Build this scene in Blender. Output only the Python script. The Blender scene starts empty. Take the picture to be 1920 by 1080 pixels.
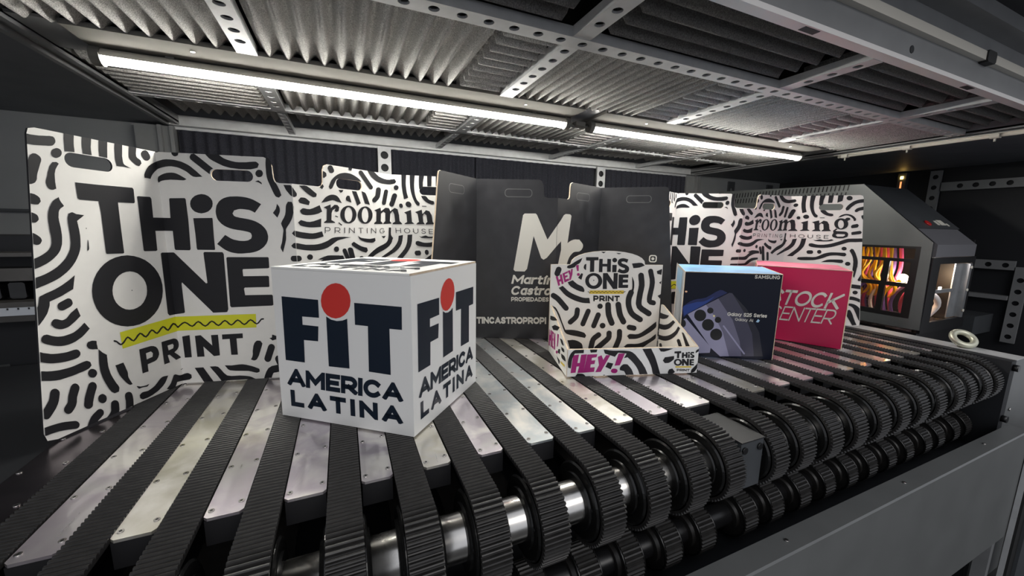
import bpy, math, random
from mathutils import Vector, Matrix
from mathutils.geometry import tessellate_polygon
random.seed(7)
SC = bpy.context.scene
COL = SC.collection
# The place is measured in "units" of 0.4 m: x runs along the conveyor, y away from the camera, z up,
# with the belts' top at z = -1.  W() turns units into metres with the floor at 0.
S = 0.4
ZB = 1.3
def W(p): return Vector((S*p[0], S*p[1], ZB + S*p[2]))

# ------------------------------------------------------------------ camera, world, exposure
cam_d = bpy.data.cameras.new('camera'); cam = bpy.data.objects.new('camera', cam_d); COL.objects.link(cam)
RIGHT = Vector((0.91614703, -0.40046062, 0.01749062)); DOWN = Vector((-0.04699608, -0.15064349, -0.98747046)); FWD = Vector((0.39807788, 0.90384613, -0.15683166))
m = Matrix.Identity(4)
for i in range(3):
    m[i][0] = RIGHT[i]; m[i][1] = -DOWN[i]; m[i][2] = -FWD[i]
m.translation = W((0, 0, 0)); cam.matrix_world = m
cam_d.sensor_width = 36.0; cam_d.lens = 13.5; cam_d.clip_start = 0.02; cam_d.clip_end = 60
SC.camera = cam
wd = bpy.data.worlds.new('hall'); SC.world = wd; wd.use_nodes = True
wd.node_tree.nodes['Background'].inputs[0].default_value = (0.90, 0.93, 1.0, 1)
wd.node_tree.nodes['Background'].inputs[1].default_value = 0.44
SC.view_settings.view_transform = 'Standard'; SC.view_settings.look = 'None'
SC.view_settings.gamma = 1.0; SC.view_settings.use_curve_mapping = False
SC.view_settings.exposure = 0.5
LED = 54.0
SC.cycles.use_denoising = True
SC.cycles.max_bounces = 8
SC.cycles.sample_clamp_indirect = 6.0
# the hall's ceiling lamp behind the photographer
la = bpy.data.lights.new('hall_lamp', 'AREA'); la.shape = 'RECTANGLE'; la.size = 3.2; la.size_y = 1.2; la.energy = 25; la.color = (1.0, 0.96, 0.92)
lo = bpy.data.objects.new('hall_lamp', la); COL.objects.link(lo); lo.location = (0.6, -2.4, 2.9)
lo.rotation_euler = (Vector((0.9, 0.9, 1.0)) - lo.location).to_track_quat('-Z', 'Y').to_euler()

# ------------------------------------------------------------------ materials
def srgb(h):
    v = [int(h[i:i+2], 16)/255 for i in (0, 2, 4)]
    return tuple(c/12.92 if c <= .04045 else ((c+.055)/1.055)**2.4 for c in v) + (1,)
def mat(name, col, rough=.5, metal=0., spec=.5, noise=None, bump=None, emit=None, trans=0, coat=0):
    """noise=(scale, amount[, roughness amount]); bump=(scale, strength)"""
    mt = bpy.data.materials.new(name); mt.use_nodes = True; nt = mt.node_tree; b = nt.nodes['Principled BSDF']
    if isinstance(col, str): col = srgb(col)
    b.inputs['Base Color'].default_value = col; b.inputs['Roughness'].default_value = rough; b.inputs['Metallic'].default_value = metal
    b.inputs['Specular IOR Level'].default_value = spec; b.inputs['Transmission Weight'].default_value = trans; b.inputs['Coat Weight'].default_value = coat
    tc = nt.nodes.new('ShaderNodeTexCoord')
    if noise:
        n = nt.nodes.new('ShaderNodeTexNoise'); n.inputs['Scale'].default_value = noise[0]; n.inputs['Detail'].default_value = 5
        nt.links.new(tc.outputs['Object'], n.inputs['Vector'])
        r = nt.nodes.new('ShaderNodeMapRange'); r.inputs[1].default_value = .3; r.inputs[2].default_value = .7
        r.inputs[3].default_value = 1-noise[1]; r.inputs[4].default_value = 1+noise[1]; nt.links.new(n.outputs['Fac'], r.inputs[0])
        mx = nt.nodes.new('ShaderNodeMix'); mx.data_type = 'RGBA'; mx.blend_type = 'MULTIPLY'; mx.inputs[0].default_value = 1
        mx.inputs[6].default_value = col; nt.links.new(r.outputs[0], mx.inputs[7]); nt.links.new(mx.outputs[2], b.inputs['Base Color'])
        if len(noise) > 2:
            r2 = nt.nodes.new('ShaderNodeMapRange'); r2.inputs[1].default_value = .3; r2.inputs[2].default_value = .7
            r2.inputs[3].default_value = max(.02, rough-noise[2]); r2.inputs[4].default_value = rough+noise[2]
            nt.links.new(n.outputs['Fac'], r2.inputs[0]); nt.links.new(r2.outputs[0], b.inputs['Roughness'])
    if bump:
        n = nt.nodes.new('ShaderNodeTexNoise'); n.inputs['Scale'].default_value = bump[0]; n.inputs['Detail'].default_value = 3
        nt.links.new(tc.outputs['Object'], n.inputs['Vector'])
        bp = nt.nodes.new('ShaderNodeBump'); bp.inputs['Strength'].default_value = bump[1]; bp.inputs['Distance'].default_value = .004
        nt.links.new(n.outputs['Fac'], bp.inputs['Height']); nt.links.new(bp.outputs[0], b.inputs['Normal'])
    if emit:
        b.inputs['Emission Color'].default_value = emit[0]; b.inputs['Emission Strength'].default_value = emit[1]
    return mt
def aluminium(name, tint):
    """rolled aluminium strip: long brush lines, cloudy ink stains"""
    mt = mat(name, (.72, .70, .69, 1), .3, .76, coat=.8); nt = mt.node_tree; b = nt.nodes['Principled BSDF']
    tc = nt.nodes.new('ShaderNodeTexCoord')
    n = nt.nodes.new('ShaderNodeTexNoise'); n.inputs['Scale'].default_value = 9; n.inputs['Detail'].default_value = 6; n.inputs['Distortion'].default_value = .6
    oi = nt.nodes.new('ShaderNodeObjectInfo'); ad = nt.nodes.new('ShaderNodeVectorMath'); ad.operation = 'ADD'
    nt.links.new(tc.outputs['Object'], ad.inputs[0]); nt.links.new(oi.outputs['Location'], ad.inputs[1]); nt.links.new(ad.outputs[0], n.inputs['Vector'])
    cr = nt.nodes.new('ShaderNodeValToRGB'); e = cr.color_ramp.elements
    e[0].position = .3; e[0].color = (.70, .68, .68, 1); e[1].position = .62; e[1].color = (.95, .92, .88, 1)
    k = e.new(.46); k.color = tint
    nt.links.new(n.outputs['Fac'], cr.inputs[0]); nt.links.new(cr.outputs[0], b.inputs['Base Color'])
    mp = nt.nodes.new('ShaderNodeMapping'); mp.inputs['Scale'].default_value = (160, 3, 3); nt.links.new(ad.outputs[0], mp.inputs[0])
    n2 = nt.nodes.new('ShaderNodeTexNoise'); n2.inputs['Scale'].default_value = 1; n2.inputs['Detail'].default_value = 3; nt.links.new(mp.outputs[0], n2.inputs['Vector'])
    ma = nt.nodes.new('ShaderNodeMath'); ma.operation = 'ADD'; nt.links.new(n.outputs['Fac'], ma.inputs[0]); nt.links.new(n2.outputs['Fac'], ma.inputs[1])
    r = nt.nodes.new('ShaderNodeMapRange'); r.inputs[1].default_value = .6; r.inputs[2].default_value = 1.4; r.inputs[3].default_value = .26; r.inputs[4].default_value = .42; b.inputs['Coat Roughness'].default_value = .05; b.inputs['Coat IOR'].default_value = 1.75
    nt.links.new(ma.outputs[0], r.inputs[0]); nt.links.new(r.outputs[0], b.inputs['Roughness'])
    bp = nt.nodes.new('ShaderNodeBump'); bp.inputs['Strength'].default_value = .02; bp.inputs['Distance'].default_value = .001
    nt.links.new(n2.outputs['Fac'], bp.inputs['Height']); nt.links.new(bp.outputs[0], b.inputs['Normal'])
    return mt
M = {}
M['card'] = mat('white_card', (.80, .785, .75, 1), .5, noise=(40, .02))
M['boxwhite'] = mat('white_coated_board', (.80, .80, .785, 1), .42)
M['kraft'] = mat('kraft_board', (.56, .45, .33, 1), .8, noise=(60, .2))
M['K'] = mat('black_ink', (.017, .017, .020, 1), .45, spec=.25)
M['N'] = mat('navy_ink', (.006, .013, .026, 1), .4, spec=.25)
M['R'] = mat('red_ink', (.62, .030, .022, 1), .4)
M['Y'] = mat('lime_ink', (.66, .66, .02, 1), .45)
M['Z'] = mat('yellow_ink', (.68, .50, .05, 1), .45)
M['M'] = mat('magenta_ink', (.36, .012, .17, 1), .45)
M['S'] = mat('off_white_ink', (.68, .66, .60, 1), .45)
M['blackcard'] = mat('black_coated_card', (.019, .019, .022, 1), .44, noise=(25, .25, .06), bump=(90, .03))
M['samblack'] = mat('midnight_print', (.006, .008, .018, 1), .35, spec=.2)
M['sky'] = mat('sky_blue_print', (.22, .48, .80, 1), .3, noise=(9, .35))
M['crimson'] = mat('crimson_print', (.50, .010, .075, 1), .36)
M['pink'] = mat('pink_print', (.72, .16, .25, 1), .4, noise=(14, .3))
M['B'] = mat('deep_blue_print', (.005, .012, .085, 1), .35)
M['v'] = mat('lavender_print', (.29, .285, .42, 1), .35)
M['l'] = mat('lilac_grey_print', (.045, .044, .075, 1), .35)
M['m'] = mat('dim_lilac_print', (.010, .011, .022, 1), .35)
M['q'] = mat('grey_lilac_print', (.135, .13, .20, 1), .35)
M['b'] = mat('mid_blue_print', (.012, .04, .22, 1), .35)
M['k'] = mat('lens_black_print', (.003, .003, .004, 1), .3)
M['y'] = mat('cream_print', (.75, .68, .35, 1), .4)
M['o'] = mat('peach_print', (.85, .50, .30, 1), .4)
M['c'] = mat('pale_blue_print', (.35, .55, .75, 1), .35)
M['u'] = mat('pale_grey_print', (.50, .52, .55, 1), .35)
M['belt'] = mat('belt_rubber', (.019, .018, .0175, 1), .42, noise=(60, .3))
M['black'] = mat('black_anodised', (.010, .010, .011, 1), .32)
M['blackmatt'] = mat('black_paint', (.012, .012, .014, 1), .55)
M['void'] = mat('dark_sheet', (.008, .009, .012, 1), .6)
M['pulley'] = mat('black_pulley', (.008, .008, .008, 1), .22)
M['steel'] = mat('turned_steel', (.74, .72, .69, 1), .24, 1.0, noise=(30, .05, .05))
M['screw'] = mat('screw_steel', (.62, .60, .58, 1), .25, 1.0)
M['alu'] = [aluminium('aluminium_strip_%s' % n, t) for n, t in (('mauve', (.60, .54, .60, 1)), ('straw', (.68, .65, .56, 1)), ('bluish', (.58, .63, .66, 1)))]
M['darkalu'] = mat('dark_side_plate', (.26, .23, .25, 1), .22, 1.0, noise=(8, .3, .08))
M['pale'] = mat('lit_beam_underside', (.78, .76, .75, 1), .4, .2)  # front beam's underside: light falling on it is painted in as a lighter grey
M['galv'] = mat('galvanised_bar', (.56, .57, .58, 1), .42, .3, noise=(30, .08))
M['grey'] = mat('grey_powder_coat', (.20, .205, .21, 1), .42, noise=(12, .08))
M['pangrey'] = mat('pan_grey_coat', (.125, .13, .13, 1), .38, noise=(8, .08))
M['greyd'] = mat('dark_grey_powder_coat', (.055, .06, .066, 1), .45, noise=(10, .1))
M['soffit'] = mat('dark_soffit', (.15, .16, .18, 1), .55, noise=(6, .15))
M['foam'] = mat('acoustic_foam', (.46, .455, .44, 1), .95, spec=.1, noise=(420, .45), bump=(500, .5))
M['foamshade'] = mat('shaded_foam', (.17, .168, .165, 1), .95, spec=.1, noise=(420, .45), bump=(500, .5))  # same foam toned darker: the front row's shade is put into the colour
M['foamdark'] = mat('charcoal_foam', (.036, .037, .047, 1), .95, spec=.1, noise=(300, .35), bump=(400, .4))
M['led'] = mat('led_diffuser', (.9, .9, .9, 1), .4, emit=((1.0, .975, .90, 1), LED))
M['tray'] = mat('lamp_housing', (.17, .165, .15, 1), .9, spec=.05, noise=(20, .04))
M['tubeoff'] = mat('unlit_tube', (.66, .63, .56, 1), .35)
M['rubber'] = mat('black_rubber', (.01, .01, .01, 1), .6)
M['ring'] = mat('zinc_ring', (.62, .62, .50, 1), .4, .6, noise=(20, .1))
M['hood'] = mat('hood_grey', (.15, .15, .165, 1), .35)
M['modgrey'] = mat('module_grey', (.11, .118, .118, 1), .38, noise=(5, .08))
M['pane'] = mat('clear_pane', (.95, .95, .95, 1), .02, trans=1.0)
M['cy'] = mat('yellow_cable', (.85, .48, .01, 1), .35)
M['cm'] = mat('magenta_cable', (.45, .05, .14, 1), .4)
M['cw'] = mat('white_cable', (.75, .72, .72, 1), .35)
M['cp'] = mat('purple_cable', (.14, .08, .30, 1), .4)
M['foil'] = mat('foil_cover', (.70, .60, .60, 1), .3, 1.0, noise=(30, .4, .1), bump=(40, .8))
M['redbtn'] = mat('red_button', (.55, .02, .02, 1), .35)
M['label'] = mat('cream_sticker', (.70, .68, .60, 1), .5)
M['warm'] = mat('warm_indicator', (.9, .6, .2, 1), .4, emit=((1, .62, .15, 1), 12))
M['white_led'] = mat('white_indicator', (.9, .9, .9, 1), .4, emit=((1, .93, .9, 1), 14))
M['amber'] = mat('amber_indicator', (.8, .3, .1, 1), .5, emit=((1, .3, .1, 1), 1.2))
M['concrete'] = mat('concrete_floor', (.025, .025, .025, 1), .7, noise=(5, .2))
M['ruler'] = mat('ruler_scale', (.42, .45, .50, 1), .4)
M['rail'] = mat('worn_rail', (.10, .095, .09, 1), .4, .6, noise=(8, .3))

# ------------------------------------------------------------------ mesh helpers (all in units)
class MB:
    def __init__(s): s.v = []; s.f = []; s.m = []; s.sm = []
    def face(s, pts, mi=0, sm=False):
        i = len(s.v); s.v += [Vector(p) for p in pts]; s.f.append(tuple(range(i, i+len(pts)))); s.m.append(mi); s.sm.append(sm)
    def mesh(s, vs, fs, mi=0, sm=False):
        i = len(s.v); s.v += [Vector(p) for p in vs]
        for f in fs: s.f.append(tuple(i+k for k in f)); s.m.append(mi); s.sm.append(sm)
    def prism(s, pts, ext, mi=0, sm=False):
        """closed polygon pts extruded by vector ext"""
        n = len(pts); e = Vector(ext); a = [Vector(p) for p in pts]
        s.mesh(a + [p+e for p in a], [tuple(range(n))[::-1], tuple(range(n, 2*n))] + [(k, (k+1) % n, n+(k+1) % n, n+k) for k in range(n)], mi, False)
        if sm:
            for k in range(n): s.sm[-1-k] = True
    def box(s, x0, x1, y0, y1, z0, z1, mi=0, b=0):
        if b:
            pr = [(x0+b, z0), (x1-b, z0), (x1, z0+b), (x1, z1-b), (x1-b, z1), (x0+b, z1), (x0, z1-b), (x0, z0+b)]
            s.prism([(x, y0, z) for x, z in pr], (0, y1-y0, 0), mi)
        else: s.prism([(x0, y0, z0), (x1, y0, z0), (x1, y0, z1), (x0, y0, z1)], (0, y1-y0, 0), mi)
    def cyl(s, c, ax, r, L, n=24, mi=0, sm=True):
        ax = Vector(ax).normalized(); u = ax.orthogonal().normalized(); w = ax.cross(u); c = Vector(c)
        s.prism([c + u*r*math.cos(2*math.pi*k/n) + w*r*math.sin(2*math.pi*k/n) for k in range(n)], ax*L, mi, sm)
    def tube(s, pts, r, n=8, mi=0):
        pts = [Vector(p) for p in pts]; rings = []
        for i, p in enumerate(pts):
            t = (pts[min(i+1, len(pts)-1)] - pts[max(i-1, 0)]).normalized(); u = t.orthogonal().normalized() if i == 0 else (u - t*u.dot(t)).normalized(); w = t.cross(u)
            rings.append([p + u*r*math.cos(2*math.pi*k/n) + w*r*math.sin(2*math.pi*k/n) for k in range(n)])
        vs = [v for R_ in rings for v in R_]; fs = [tuple(range(n)), tuple(range(len(vs)-n, len(vs)))]
        for i in range(len(rings)-1):
            for k in range(n): fs.append((i*n+k, i*n+(k+1) % n, (i+1)*n+(k+1) % n, (i+1)*n+k))
        s.mesh(vs, fs, mi, True)
    def torus(s, c, nrm, R_, r, n=32, q=12, mi=0):
        nrm = Vector(nrm).normalized(); u = nrm.orthogonal().normalized(); w = nrm.cross(u); c = Vector(c); vs = []; fs = []
        for i in range(n):
            a = 2*math.pi*i/n; d = u*math.cos(a) + w*math.sin(a)
            for k in range(q):
                b = 2*math.pi*k/q; vs.append(c + d*(R_ + r*math.cos(b)) + nrm*r*math.sin(b))
        for i in range(n):
            for k in range(q): fs.append((i*q+k, ((i+1) % n)*q+k, ((i+1) % n)*q+(k+1) % q, i*q+(k+1) % q))
        s.mesh(vs, fs, mi, True)
    def build(s, name, mats, parent=None, origin=None):
        o_w = W(origin) if origin is not None else (WL[parent.name] if parent is not None else Vector((0, 0, 0)))
        me = bpy.data.meshes.new(name); me.from_pydata([tuple(W(v) - o_w) for v in s.v], [], s.f)
        if not isinstance(mats, (list, tuple)): mats = [mats]
        for q in mats: me.materials.append(q)
        me.polygons.foreach_set('material_index', s.m); me.polygons.foreach_set('use_smooth', s.sm)
        me.validate(); me.update()
        ob = bpy.data.objects.new(name, me); COL.objects.link(ob); WL[ob.name] = o_w
        if parent is not None: ob.parent = parent; ob.location = o_w - WL[parent.name]; KIDS.setdefault(parent.name, []).append(ob)
        else: ob.location = o_w
        return ob
WL = {}
KIDS = {}
def tag(o, label=None, cat=None, group=None, kind=None):
    if label: o['label'] = label
    if cat: o['category'] = cat
    if group: o['group'] = group
    if kind: o['kind'] = kind
    return o
def thing(name, origin, label, cat, group=None, kind=None):
    o = bpy.data.objects.new(name, None); COL.objects.link(o); o.empty_display_size = .05; o.location = W(origin); WL[o.name] = W(origin)
    return tag(o, label, cat, group, kind)
def parts(name, mt, parent, fns):
    """several like parts, each a mesh of its own"""
    for f in fns:
        mb = MB(); f(mb); mb.build(name, mt, parent)
def copy_thing(o, dx, label, parent=None):
    """copy a thing (or, with parent, a part) with everything under it, moved by dx units; meshes are shared"""
    c = o.copy(); COL.objects.link(c); off = Vector(dx)*S
    c.location = o.location + off; WL[c.name] = WL[o.name] + off
    if parent is not None: c.parent = parent; KIDS.setdefault(parent.name, []).append(c)
    elif label: c['label'] = label
    for ch in list(KIDS.get(o.name, [])): copy_thing(ch, (0, 0, 0), None, c)
    return c
ORD = 'first second third fourth fifth sixth seventh eighth ninth tenth eleventh twelfth thirteenth fourteenth fifteenth sixteenth seventeenth eighteenth nineteenth twentieth twenty-first twenty-second twenty-third twenty-fourth twenty-fifth twenty-sixth'.split()

# ------------------------------------------------------------------ printed lettering: stroke letters
def arc(cx, cy, rx, ry, a0, a1, n=10): return [(cx+rx*math.cos(math.radians(a0+(a1-a0)*k/n)), cy+ry*math.sin(math.radians(a0+(a1-a0)*k/n))) for k in range(n+1)]
X_ = .72
GL = {
 'A': (.86, [[(0, 0), (.5, 1), (1, 0)], [(.2, .28), (.8, .28)]]), 'C': (.82, [arc(.5, .5, .5, .5, 45, 315, 18)]), 'D': (.8, [[(0, 0), (0, 1)] + arc(.42, .5, .58, .5, 90, -90, 12) + [(0, 0)]]),
 'E': (.62, [[(1, 0), (0, 0), (0, 1), (1, 1)], [(0, .5), (.88, .5)]]), 'G': (.86, [arc(.5, .5, .5, .5, 45, 335, 18) + [(1, .46), (.6, .46)]]), 'H': (.78, [[(0, 0), (0, 1)], [(1, 0), (1, 1)], [(0, .5), (1, .5)]]),
 'I': (0, [[(.5, 0), (.5, 1)]]), 'K': (.76, [[(0, 0), (0, 1)], [(1, 1), (.05, .38)], [(.32, .56), (1, 0)]]), 'L': (.58, [[(0, 1), (0, 0), (1, 0)]]), 'M': (.95, [[(0, 0), (0, 1), (.5, .3), (1, 1), (1, 0)]]),
 'N': (.8, [[(0, 0), (0, 1), (1, 0), (1, 1)]]), 'O': (.92, [arc(.5, .5, .5, .5, 0, 360, 28)]), 'P': (.68, [[(0, 0), (0, 1), (.55, 1)] + arc(.6, .68, .4, .32, 90, -90, 10) + [(0, .36)]]),
 'R': (.72, [[(0, 0), (0, 1), (.55, 1)] + arc(.6, .68, .4, .32, 90, -90, 10) + [(0, .36)], [(.5, .36), (1, 0)]]),
 'S': (.66, [[(.95, .86), (.75, .98), (.45, 1), (.16, .93), (.05, .75), (.16, .58), (.5, .5), (.84, .42), (.97, .25), (.84, .07), (.5, 0), (.2, .03), (0, .15)]]),
 'T': (.7, [[(0, 1), (1, 1)], [(.5, 1), (.5, 0)]]), 'U': (.76, [[(0, 1), (0, .42)] + arc(.5, .42, .5, .42, 180, 360, 12) + [(1, 1)]]),
 'a': (.52, [arc(.5, .36, .5, .36, 0, 360, 20), [(1, X_), (1, 0)]]), 'l': (0, [[(.5, 0), (.5, 1)]]), 'x': (.5, [[(0, 0), (1, X_)], [(0, X_), (1, 0)]]), 'y': (.5, [[(0, X_), (.5, .04)], [(1, X_), (.35, -.22), (.05, -.22)]]),
 'e': (.54, [[(0, .36), (1, .36)] + arc(.5, .36, .5, .36, 0, 310, 16)]), 'r': (.34, [[(0, 0), (0, X_)], [(0, .42), (.3, .68), (1, X_)]]), 'i': (0, [[(.5, 0), (.5, X_-.04)], [(.5, .96), (.5, 1)]]),
 's': (.44, [[(.95, .6), (.75, .7), (.45, X_), (.1, .62), (.12, .46), (.5, .37), (.9, .28), (.92, .1), (.5, 0), (0, .1)]]), 't': (.36, [[(.35, .95), (.35, .12), (.6, 0), (1, .02)], [(0, .7), (1, .7)]]),
 'n': (.5, [[(0, 0), (0, X_)], [(0, .42), (.25, .68), (.6, X_), (.95, .6), (1, .4), (1, 0)]]), 'o': (.56, [arc(.5, .36, .5, .36, 0, 360, 20)]), 'í': (.12, [[(.5, 0), (.5, X_-.04)], [(.4, .86), (1.2, 1.02)]]),
 '2': (.56, [arc(.5, .7, .5, .3, 160, -20, 10) + [(0, 0), (1, 0)]]), '5': (.56, [[(.95, 1), (.15, 1), (.05, .58)] + arc(.48, .32, .5, .32, 120, -150, 12)]), ' ': (.25, []),
}
def stroke_quads(pts, h):
    pts = [Vector((x, y)) for x, y in pts]; closed = (pts[0]-pts[-1]).length < 1e-4; n = len(pts); L = []; R_ = []
    if closed: pts = pts[:-1]; n -= 1
    for i, p in enumerate(pts):
        a = pts[i-1] if (closed or i > 0) else None; b = pts[(i+1) % n] if (closed or i < n-1) else None
        d1 = (p-a).normalized() if a is not None else None; d2 = (b-p).normalized() if b is not None else None
        if d1 is None: p = p - d2*h; d1 = d2
        if d2 is None: p = p + d1*h; d2 = d1
        n1 = Vector((-d1.y, d1.x)); n2 = Vector((-d2.y, d2.x)); mm = n1+n2
        if mm.length < .05: mm = n1
        mm.normalize(); k = h/max(.28, mm.dot(n1)); L.append(p+mm*k); R_.append(p-mm*k)
    q = []
    for i in range(n if closed else n-1):
        j = (i+1) % n; q.append([L[i], R_[i], R_[j], L[j]])
    return q
def clip_y(poly, y, keep):
    out = []
    for i in range(len(poly)):
        a, b = poly[i-1], poly[i]; da, db = (a.y-y)*keep, (b.y-y)*keep
        if (da >= 0) != (db >= 0): out.append(a.lerp(b, da/(da-db)))
        if db >= 0: out.append(b)
    return out
def text_polys(s, t, gap, shear=0, wide=1.0):
    """strokes of the string scaled to a 1 x 1 box"""
    x = 0; out = []; h = t/2
    for ch in s:
        w, ls = GL[ch]; w *= wide; top = 1.0
        for ln in ls:
            pts = [(x+h+px*w, h + py*(1-2*h)) for px, py in ln]
            for q in stroke_quads(pts, h):
                if ch not in 'yí':
                    q = clip_y(q, 0, 1)
                    if len(q) > 2: q = clip_y(q, 1.0, -1)
                if len(q) > 2: out.append(q)
        x += w + t + gap
    x -= gap
    return [[(p.x/x + shear*p.y, p.y) for p in q] for q in out]

# ------------------------------------------------------------------ flat board with printing
class Frame:
    """a vertical face: O = lower left corner, e1 along it, e2 up, n towards the viewer"""
    def __init__(s, a, b, z=-1.0, za=None):
        s.O = Vector((a[0], a[1], z)); d = Vector((b[0]-a[0], b[1]-a[1], 0)); s.w = d.length; s.e1 = d.normalized(); s.e2 = Vector((0, 0, 1)); s.n = s.e1.cross(s.e2)
    def p(s, a, b, d=0.): return s.O + s.e1*a + s.e2*b + s.n*d
def poly_faces(mb, loops, to3, mi):
    flat = [p for l in loops for p in l]
    tri = tessellate_polygon([[Vector((p[0], p[1], 0)) for p in l] for l in loops])
    mb.mesh([to3(p) for p in flat], [t for t in tri], mi)
def board(mb, F, outline, holes=(), t=.012, mi_front=0, mi_edge=1, mi_back=2):
    loops = [outline] + list(holes)
    poly_faces(mb, loops, lambda p: F.p(p[0], p[1]), mi_front)
    poly_faces(mb, loops, lambda p: F.p(p[0], p[1], -t), mi_back)
    for l in loops:
        for i in range(len(l)):
            a, b = l[i-1], l[i]; mb.face([F.p(*a), F.p(*b), F.p(b[0], b[1], -t), F.p(a[0], a[1], -t)], mi_edge)
def rounded(x0, y0, x1, y1, r, n=5):
    o = []
    for cx, cy, a in ((x1-r, y1-r, 0), (x0+r, y1-r, 90), (x0+r, y0+r, 180), (x1-r, y0+r, 270)): o += arc(cx, cy, r, r, a, a+90, n)
    return o
class Inker:
    def __init__(s, mb, mats): s.mb = mb; s.mats = mats; s.d = 0
    def mi(s, c):
        mt = M[c]
        if mt not in s.mats: s.mats.append(mt)
        return s.mats.index(mt)
    def art(s, F, key, sx=1., sy=1., amax=None):
        for line in ART[key].strip().split('\n'):
            c, rest = line.split(' ', 1)
            loops = [[tuple(float(v)/1000 for v in p.split(',')) for p in l.split(' ')] for l in rest.split('|')]
            loops = [[(x*sx, y*sy) for x, y in l] for l in loops]
            if amax:
                loops = [[(p.y, p.x) for p in clip_y([Vector((y, x)) for x, y in l], amax, -1)] for l in loops]; loops = [l for l in loops if len(l) > 2]
                if not loops: continue
            s.shape(F, c, loops)
    def shape(s, F, c, loops, to3=None):
        s.d += .00003; d = .0012 + s.d
        poly_faces(s.mb, loops, to3 and (lambda p: to3(p, d)) or (lambda p: F.p(p[0], p[1], d)), s.mi(c))
    def text(s, F, c, st, six, t, gap, shear=0, wide=1., sx=1., sy=1., to3=None, amax=None):
        a = Vector((six[0], six[1]))/1000; u = Vector((six[2], six[3]))/1000 - a; v = Vector((six[4], six[5]))/1000 - a; s.d += .00003; d = .0012 + s.d
        for q in text_polys(st, t, gap, shear*v.length/u.length, wide):
            pts = [a + u*x + v*y for x, y in q]; pts = [(p.x*sx, p.y*sy) for p in pts]
            s.mb.face([to3(p, d) if to3 else F.p(p[0], p[1], d) for p in pts], s.mi(c))
ART = {}
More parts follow.
